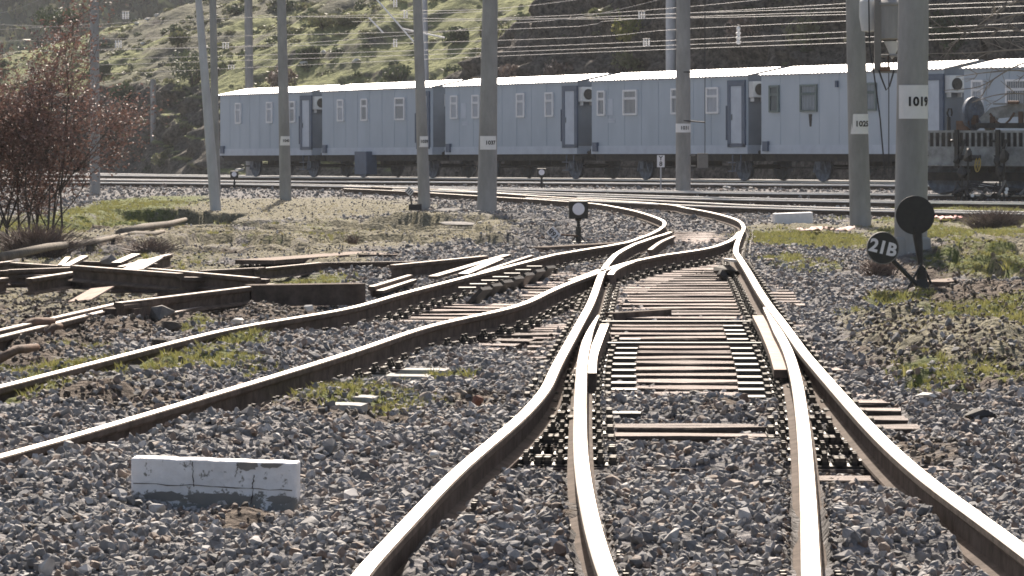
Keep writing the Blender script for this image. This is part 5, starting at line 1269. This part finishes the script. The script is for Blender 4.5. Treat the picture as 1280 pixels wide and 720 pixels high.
# ------------------------------------------------------------------ vegetation
def branch_tree(name, label, base, stems, height, spread, mt_b, mt_l, seed, leaves, leaf=.05, depth=4, r0=.03, lean=(0, 0), cat='tree', rng_y=1.0, zmin=.15):
    r = random.Random(seed); tb = MB(); cr = MB(); tips = []
    def grow(p, d, L, rad, lv):
        pts = [p]; n = 4; dd = d.copy()
        for k in range(n):
            dd = (dd+Vector((r.gauss(0, .13), r.gauss(0, .13)*rng_y, r.gauss(0, .08)+.03))).normalized(); pts.append(pts[-1]+dd*L/n)
        tb.path(pts, [max(.0022, rad*(1-.5*k/n)) for k in range(n+1)], n=5 if lv > 1 else 7)
        if lv >= 1: tips.extend(pts[1:])
        if lv < depth:
            for k in range(r.randint(3, 4) if lv < 2 else r.randint(2, 4)):
                i = r.randint(1, n); q = pts[i]; nd = (dd+Vector((r.gauss(0, .55), r.gauss(0, .55)*rng_y, r.gauss(.15, .3)))).normalized()
                grow(q, nd, L*r.uniform(.45, .72), rad*.55, lv+1)
    for s_ in range(stems):
        an = 2*PI*s_/stems+r.uniform(-.4, .4); d = Vector((math.cos(an)*spread+lean[0], math.sin(an)*spread*rng_y+lean[1], 1)).normalized()
        grow(Vector((math.cos(an)*.08*stems*.5, math.sin(an)*.08, -.05)), d, height*r.uniform(.42, .55), r0, 0)
    t = thing(name, label, cat, base)
    tb.build('trunk', mt_b, t)
    if leaves:
        for k in range(leaves):
            p = r.choice(tips)+Vector((r.gauss(0, leaf*1.6), r.gauss(0, leaf*1.6), r.gauss(0, leaf*1.6)-leaf*.6))
            if p.z < zmin: continue
            q = Euler((r.uniform(-1.1, 1.1), r.uniform(-1.1, 1.1), r.uniform(0, 2*PI))).to_matrix(); s = leaf*r.uniform(.55, 1.15)
            cr.add([p+q @ Vector(c) for c in ((0, -s*.5, 0), (s*.22, -s*.05, s*.05), (0, s*.5, -s*.06), (-s*.22, -s*.05, s*.05))], [(0, 1, 2, 3)])
        cr.build('crown', mt_l, t)
    return t
q = px(36, 318, -.2)
branch_tree('brown_leaved_tree', 'small many-stemmed tree with dry reddish brown leaves at the left edge', q, 9, 3.7, .19, M['bark'], M['leaf_brown'], 5, 17000, .066, 4, .019, zmin=.55)
q = px(-30, 318, -.2)
branch_tree('brown_leaved_tree', 'neighbouring brown-leaved tree mostly beyond the left edge', q, 5, 3.3, .20, M['bark'], M['leaf_brown'], 8, 7000, .08, 4, .02, zmin=.7)
# bare tree reaching in from the right
Yb = 52.0; q = Vector(((1345-CX)*Yb/F, Yb, float(Rz(Yb))-.2)); r = random.Random(12)
tb = MB(); tr = thing('bare_tree', 'leafless branches reaching in from the upper right corner', 'tree', q)
def lw_(x, y, dy=0): return at(x, y, Yb+dy)-q
tb.path([(0, 0, 0), lw_(1350, 250), lw_(1340, 120), lw_(1325, 0), lw_(1310, -90)], [.10, .085, .07, .05, .03], n=10)
def twig(P, r0, lv=0):
    P = smooth_path(P, .12); n = len(P); tb.path(P, [max(.003, r0*(1-.75*i/n)) for i in range(n)], n=5)
    if lv < 2:
        for k in range(5 if lv == 0 else 3):
            i = r.randint(n//5, n-2); d = (P[i+1]-P[i]).normalized(); sgn = r.choice((-1, 1)); nd = (d+Vector((r.gauss(0, .2), r.gauss(0, .3), sgn*r.uniform(.3, .9)))).normalized(); L = r.uniform(.12, .42)/(lv+1)
            twig([P[i], P[i]+nd*L*.5, P[i]+nd*L+Vector((0, 0, r.gauss(0, .04)))], r0*.45, lv+1)
for br in ([(1335, 60), (1270, 62), (1215, 66), (1150, 67)], [(1330, 60), (1265, 85), (1225, 108), (1180, 113)], [(1325, 10), (1272, 2), (1235, 22), (1210, 42), (1185, 56)], [(1340, 118), (1285, 90), (1240, 90), (1195, 96)], [(1330, 20), (1270, 18), (1225, 32), (1165, 34)], [(1340, 60), (1290, 42), (1255, 36), (1232, 34), (1195, 40)], [(1340, 150), (1290, 120), (1250, 118), (1215, 128)], [(1330, 5), (1290, -5), (1255, 8), (1240, 20)]):
    twig([lw_(x, y, r.uniform(-.3, .3)) for x, y in br], .016)
tb.build('trunk', M['twig'], tr)
# twig bush at right
def twig_bush(base, w_, h_, seed, label, n=500, name='dry_bush'):
    r = random.Random(seed); mb = MB()
    for k in range(n):
        an = r.uniform(0, 2*PI); d = r.uniform(0, .75)*w_/2; b_ = Vector((math.cos(an)*d*.9, math.sin(an)*d*.5, 0)); tp = b_+Vector((r.gauss(0, .22)*w_, r.gauss(0, .15)*w_, h_*r.uniform(.35, 1)*(1-.5*(d/(w_/2))**2)))
        mb.path([b_, b_.lerp(tp, .5)+Vector((r.gauss(0, .02), r.gauss(0, .02), .02)), tp], [.006, .005, .003], n=3)
    t = thing(name, label, 'bush', base); mb.build('twigs', M['dry_twig'], t); return t
twig_bush(px(45, 322, -.15), 1.05, .45, 13, 'tangle of brown twigs around the foot of the brown-leaved tree', 900)
twig_bush(px(1243, 286, -.15), 1.25, .42, 3, 'low brownish twiggy bush in front of the scrap at the right', 900)
twig_bush(px(1215, 322, -.15), .35, .2, 4, 'small tuft of dry stems right of the 1019 pole', 160)
twig_bush(px(1100, 345, -.15), .45, .2, 5, 'thin dry stems below the 21B weight', 220)
twig_bush(px(185, 320, -.15), .7, .25, 6, 'thin dry weeds behind the scrap rails', 260)
twig_bush(px(440, 308, -.15), .3, .22, 7, 'small dry weed on the turf left of middle', 90)
def bush(base, w_, h_, seed, label, mt, n=900, leaf=.12, group=None):
    r = random.Random(seed); mb = MB(); lobes = [(Vector((r.uniform(-.32, .32)*w_, r.uniform(-.3, .3)*w_, r.uniform(.3, .72)*h_)), r.uniform(.22, .36)) for _ in range(8)]
    for k in range(n):
        c, rr = r.choice(lobes); d = Vector((r.gauss(0, 1), r.gauss(0, 1), r.gauss(0, 1))).normalized()*r.uniform(.5, 1.0); p = c+Vector((d.x*rr*w_, d.y*rr*w_, d.z*rr*h_*1.1))
        if p.z < 0: continue
        q = Euler((r.uniform(0, PI), r.uniform(0, PI), r.uniform(0, PI))).to_matrix(); s = leaf*r.uniform(.5, 1.2)
        mb.add([p+q @ Vector(c_) for c_ in ((-s, -s*.5, 0), (s, -s*.5, 0), (s*.6, s*.6, s*.3), (-s*.6, s*.6, 0))], [(0, 1, 2, 3)])
    st = MB()
    for k in range(5): c, _ = lobes[k]; st.path([Vector((0, 0, -.3)), c*.5, c], [.06, .04, .02], n=5)
    t = thing('hillside_bush', label, 'bush', base, 0, group); mb.build('crown', mt, t); st.build('trunk', M['bark'], t); return t
BG = 'separate bushes on the slope'
for (x, y, w_, h_, mt, lb) in ((243, 105, 2.6, 2.6, 'leaf_dark', 'dark round evergreen behind the leaning pole'), (125, 100, 1.3, 1.2, 'leaf_dark', 'small dark bush just right of the brown-leaved tree'), (70, 34, 2.2, 1.2, 'leaf_dark', 'dark bush on the ridge above the brown tree'), (385, 74, 1.2, .9, 'leaf_dark', 'dark grey-green bush on the slope right of the 1043 pole'), (405, 35, 1.8, .9, 'leaf_scrub', 'spreading scrub bush high on the green slope'), (440, 30, 1.5, .7, 'leaf_scrub', 'flat scrub bush right of the spreading one'),
                                (350, 112, 1.6, 1.3, 'dry_twig', 'leafless brushy bush by the 1043 pole over the roof'), (225, 58, 1.3, .9, 'leaf_scrub', 'scrub bush left of the leaning pole'), (570, 52, 1.2, .9, 'leaf_dark', 'dark bush on the slope left of the 1037 pole'), (700, 100, 1.3, .9, 'dry_twig', 'pinkish bare bush on the rock behind the third wagon'), (648, 104, 1.6, .9, 'dry_twig', 'pale bare bush just right of the 1037 pole above the roof'), (800, 55, 2.0, 1.3, 'grass', 'bright green bush on the rock left of the bluish pole'),
                                (785, 88, 1.2, .9, 'leaf_scrub', 'green bush low on the rock left of the bluish pole'), (930, 60, 1.7, 1.3, 'dry_twig', 'bare round bush on the rock right of the 1031 pole'), (155, 130, 1.4, 1.2, 'leaf_dark', 'dark shrub on the rock face at the left'), (205, 205, 1.2, .8, 'leaf_scrub', 'low shrub at the foot of the rock by the short pole'), (1190, 70, 2.0, 1.6, 'leaf_dark', 'dark shrub on the rock behind the bare branches'), (1010, 60, 1.8, 1.3, 'leaf_scrub', 'shrub on the rock left of the 1025 pole'), (495, 105, 1.5, 1.0, 'leaf_dark', 'dark shrub above the second wagon roof'), (620, 50, 1.5, 1.0, 'leaf_scrub', 'shrub at the edge of the green slope by the 1037 pole')):
    bush(hill_at_pixel(x, y)-Vector((0, 0, .1)), w_*1.15, h_*1.15, int(x), lb, M[mt], 700, .10, BG)
# pale boulders scattered on the slope
for i, (x, y) in enumerate(((171, 30), (97, 52), (185, 25), (196, 20), (268, 20), (310, 10), (395, 68), (380, 80), (445, 77), (405, 66), (180, 55), (300, 215))):
    q = hill_at_pixel(x, y); o = MB().rock((0, 0, .05), (.45+.1*(i % 3), .4, .3), 300+i).build('slope_boulder', M['pale_stone'], loc=q)
    tag(o, ['pale rock near the top left insulators', 'white rock right of the tree crown', 'pale rock right of the upper insulators', 'pale rock second right of the upper insulators', 'white rock by the leaning pole top', 'white rock near the far pole top', 'small white rock right of the 1043 pole', 'pale rock just above the wagon roof by 1043 pole', 'pale rock on the green slope above the second wagon', 'small white rock beside the rock right of the 1043 pole', 'pale rock below the upper insulators', 'white rock at the cliff foot near the wagon end'][i], 'rock')

# ------------------------------------------------------------------ haze
hz_ = MB().box((0, 430, 62), (1100, 1000, 134)).build('haze', bpy.data.materials.new('haze')); hz_.data.materials[0].use_nodes = True
N = hz_.data.materials[0].node_tree.nodes; L = hz_.data.materials[0].node_tree.links
N.remove(N['Principled BSDF']); v = N.new('ShaderNodeVolumePrincipled'); v.inputs['Color'].default_value = (.88, .93, 1, 1); v.inputs['Density'].default_value = .00017; v.inputs['Anisotropy'].default_value = .15
L.new(v.outputs[0], N['Material Output'].inputs['Volume']); tag(hz_, 'thin pale haze over the yard and hill', 'haze', kind='stuff')
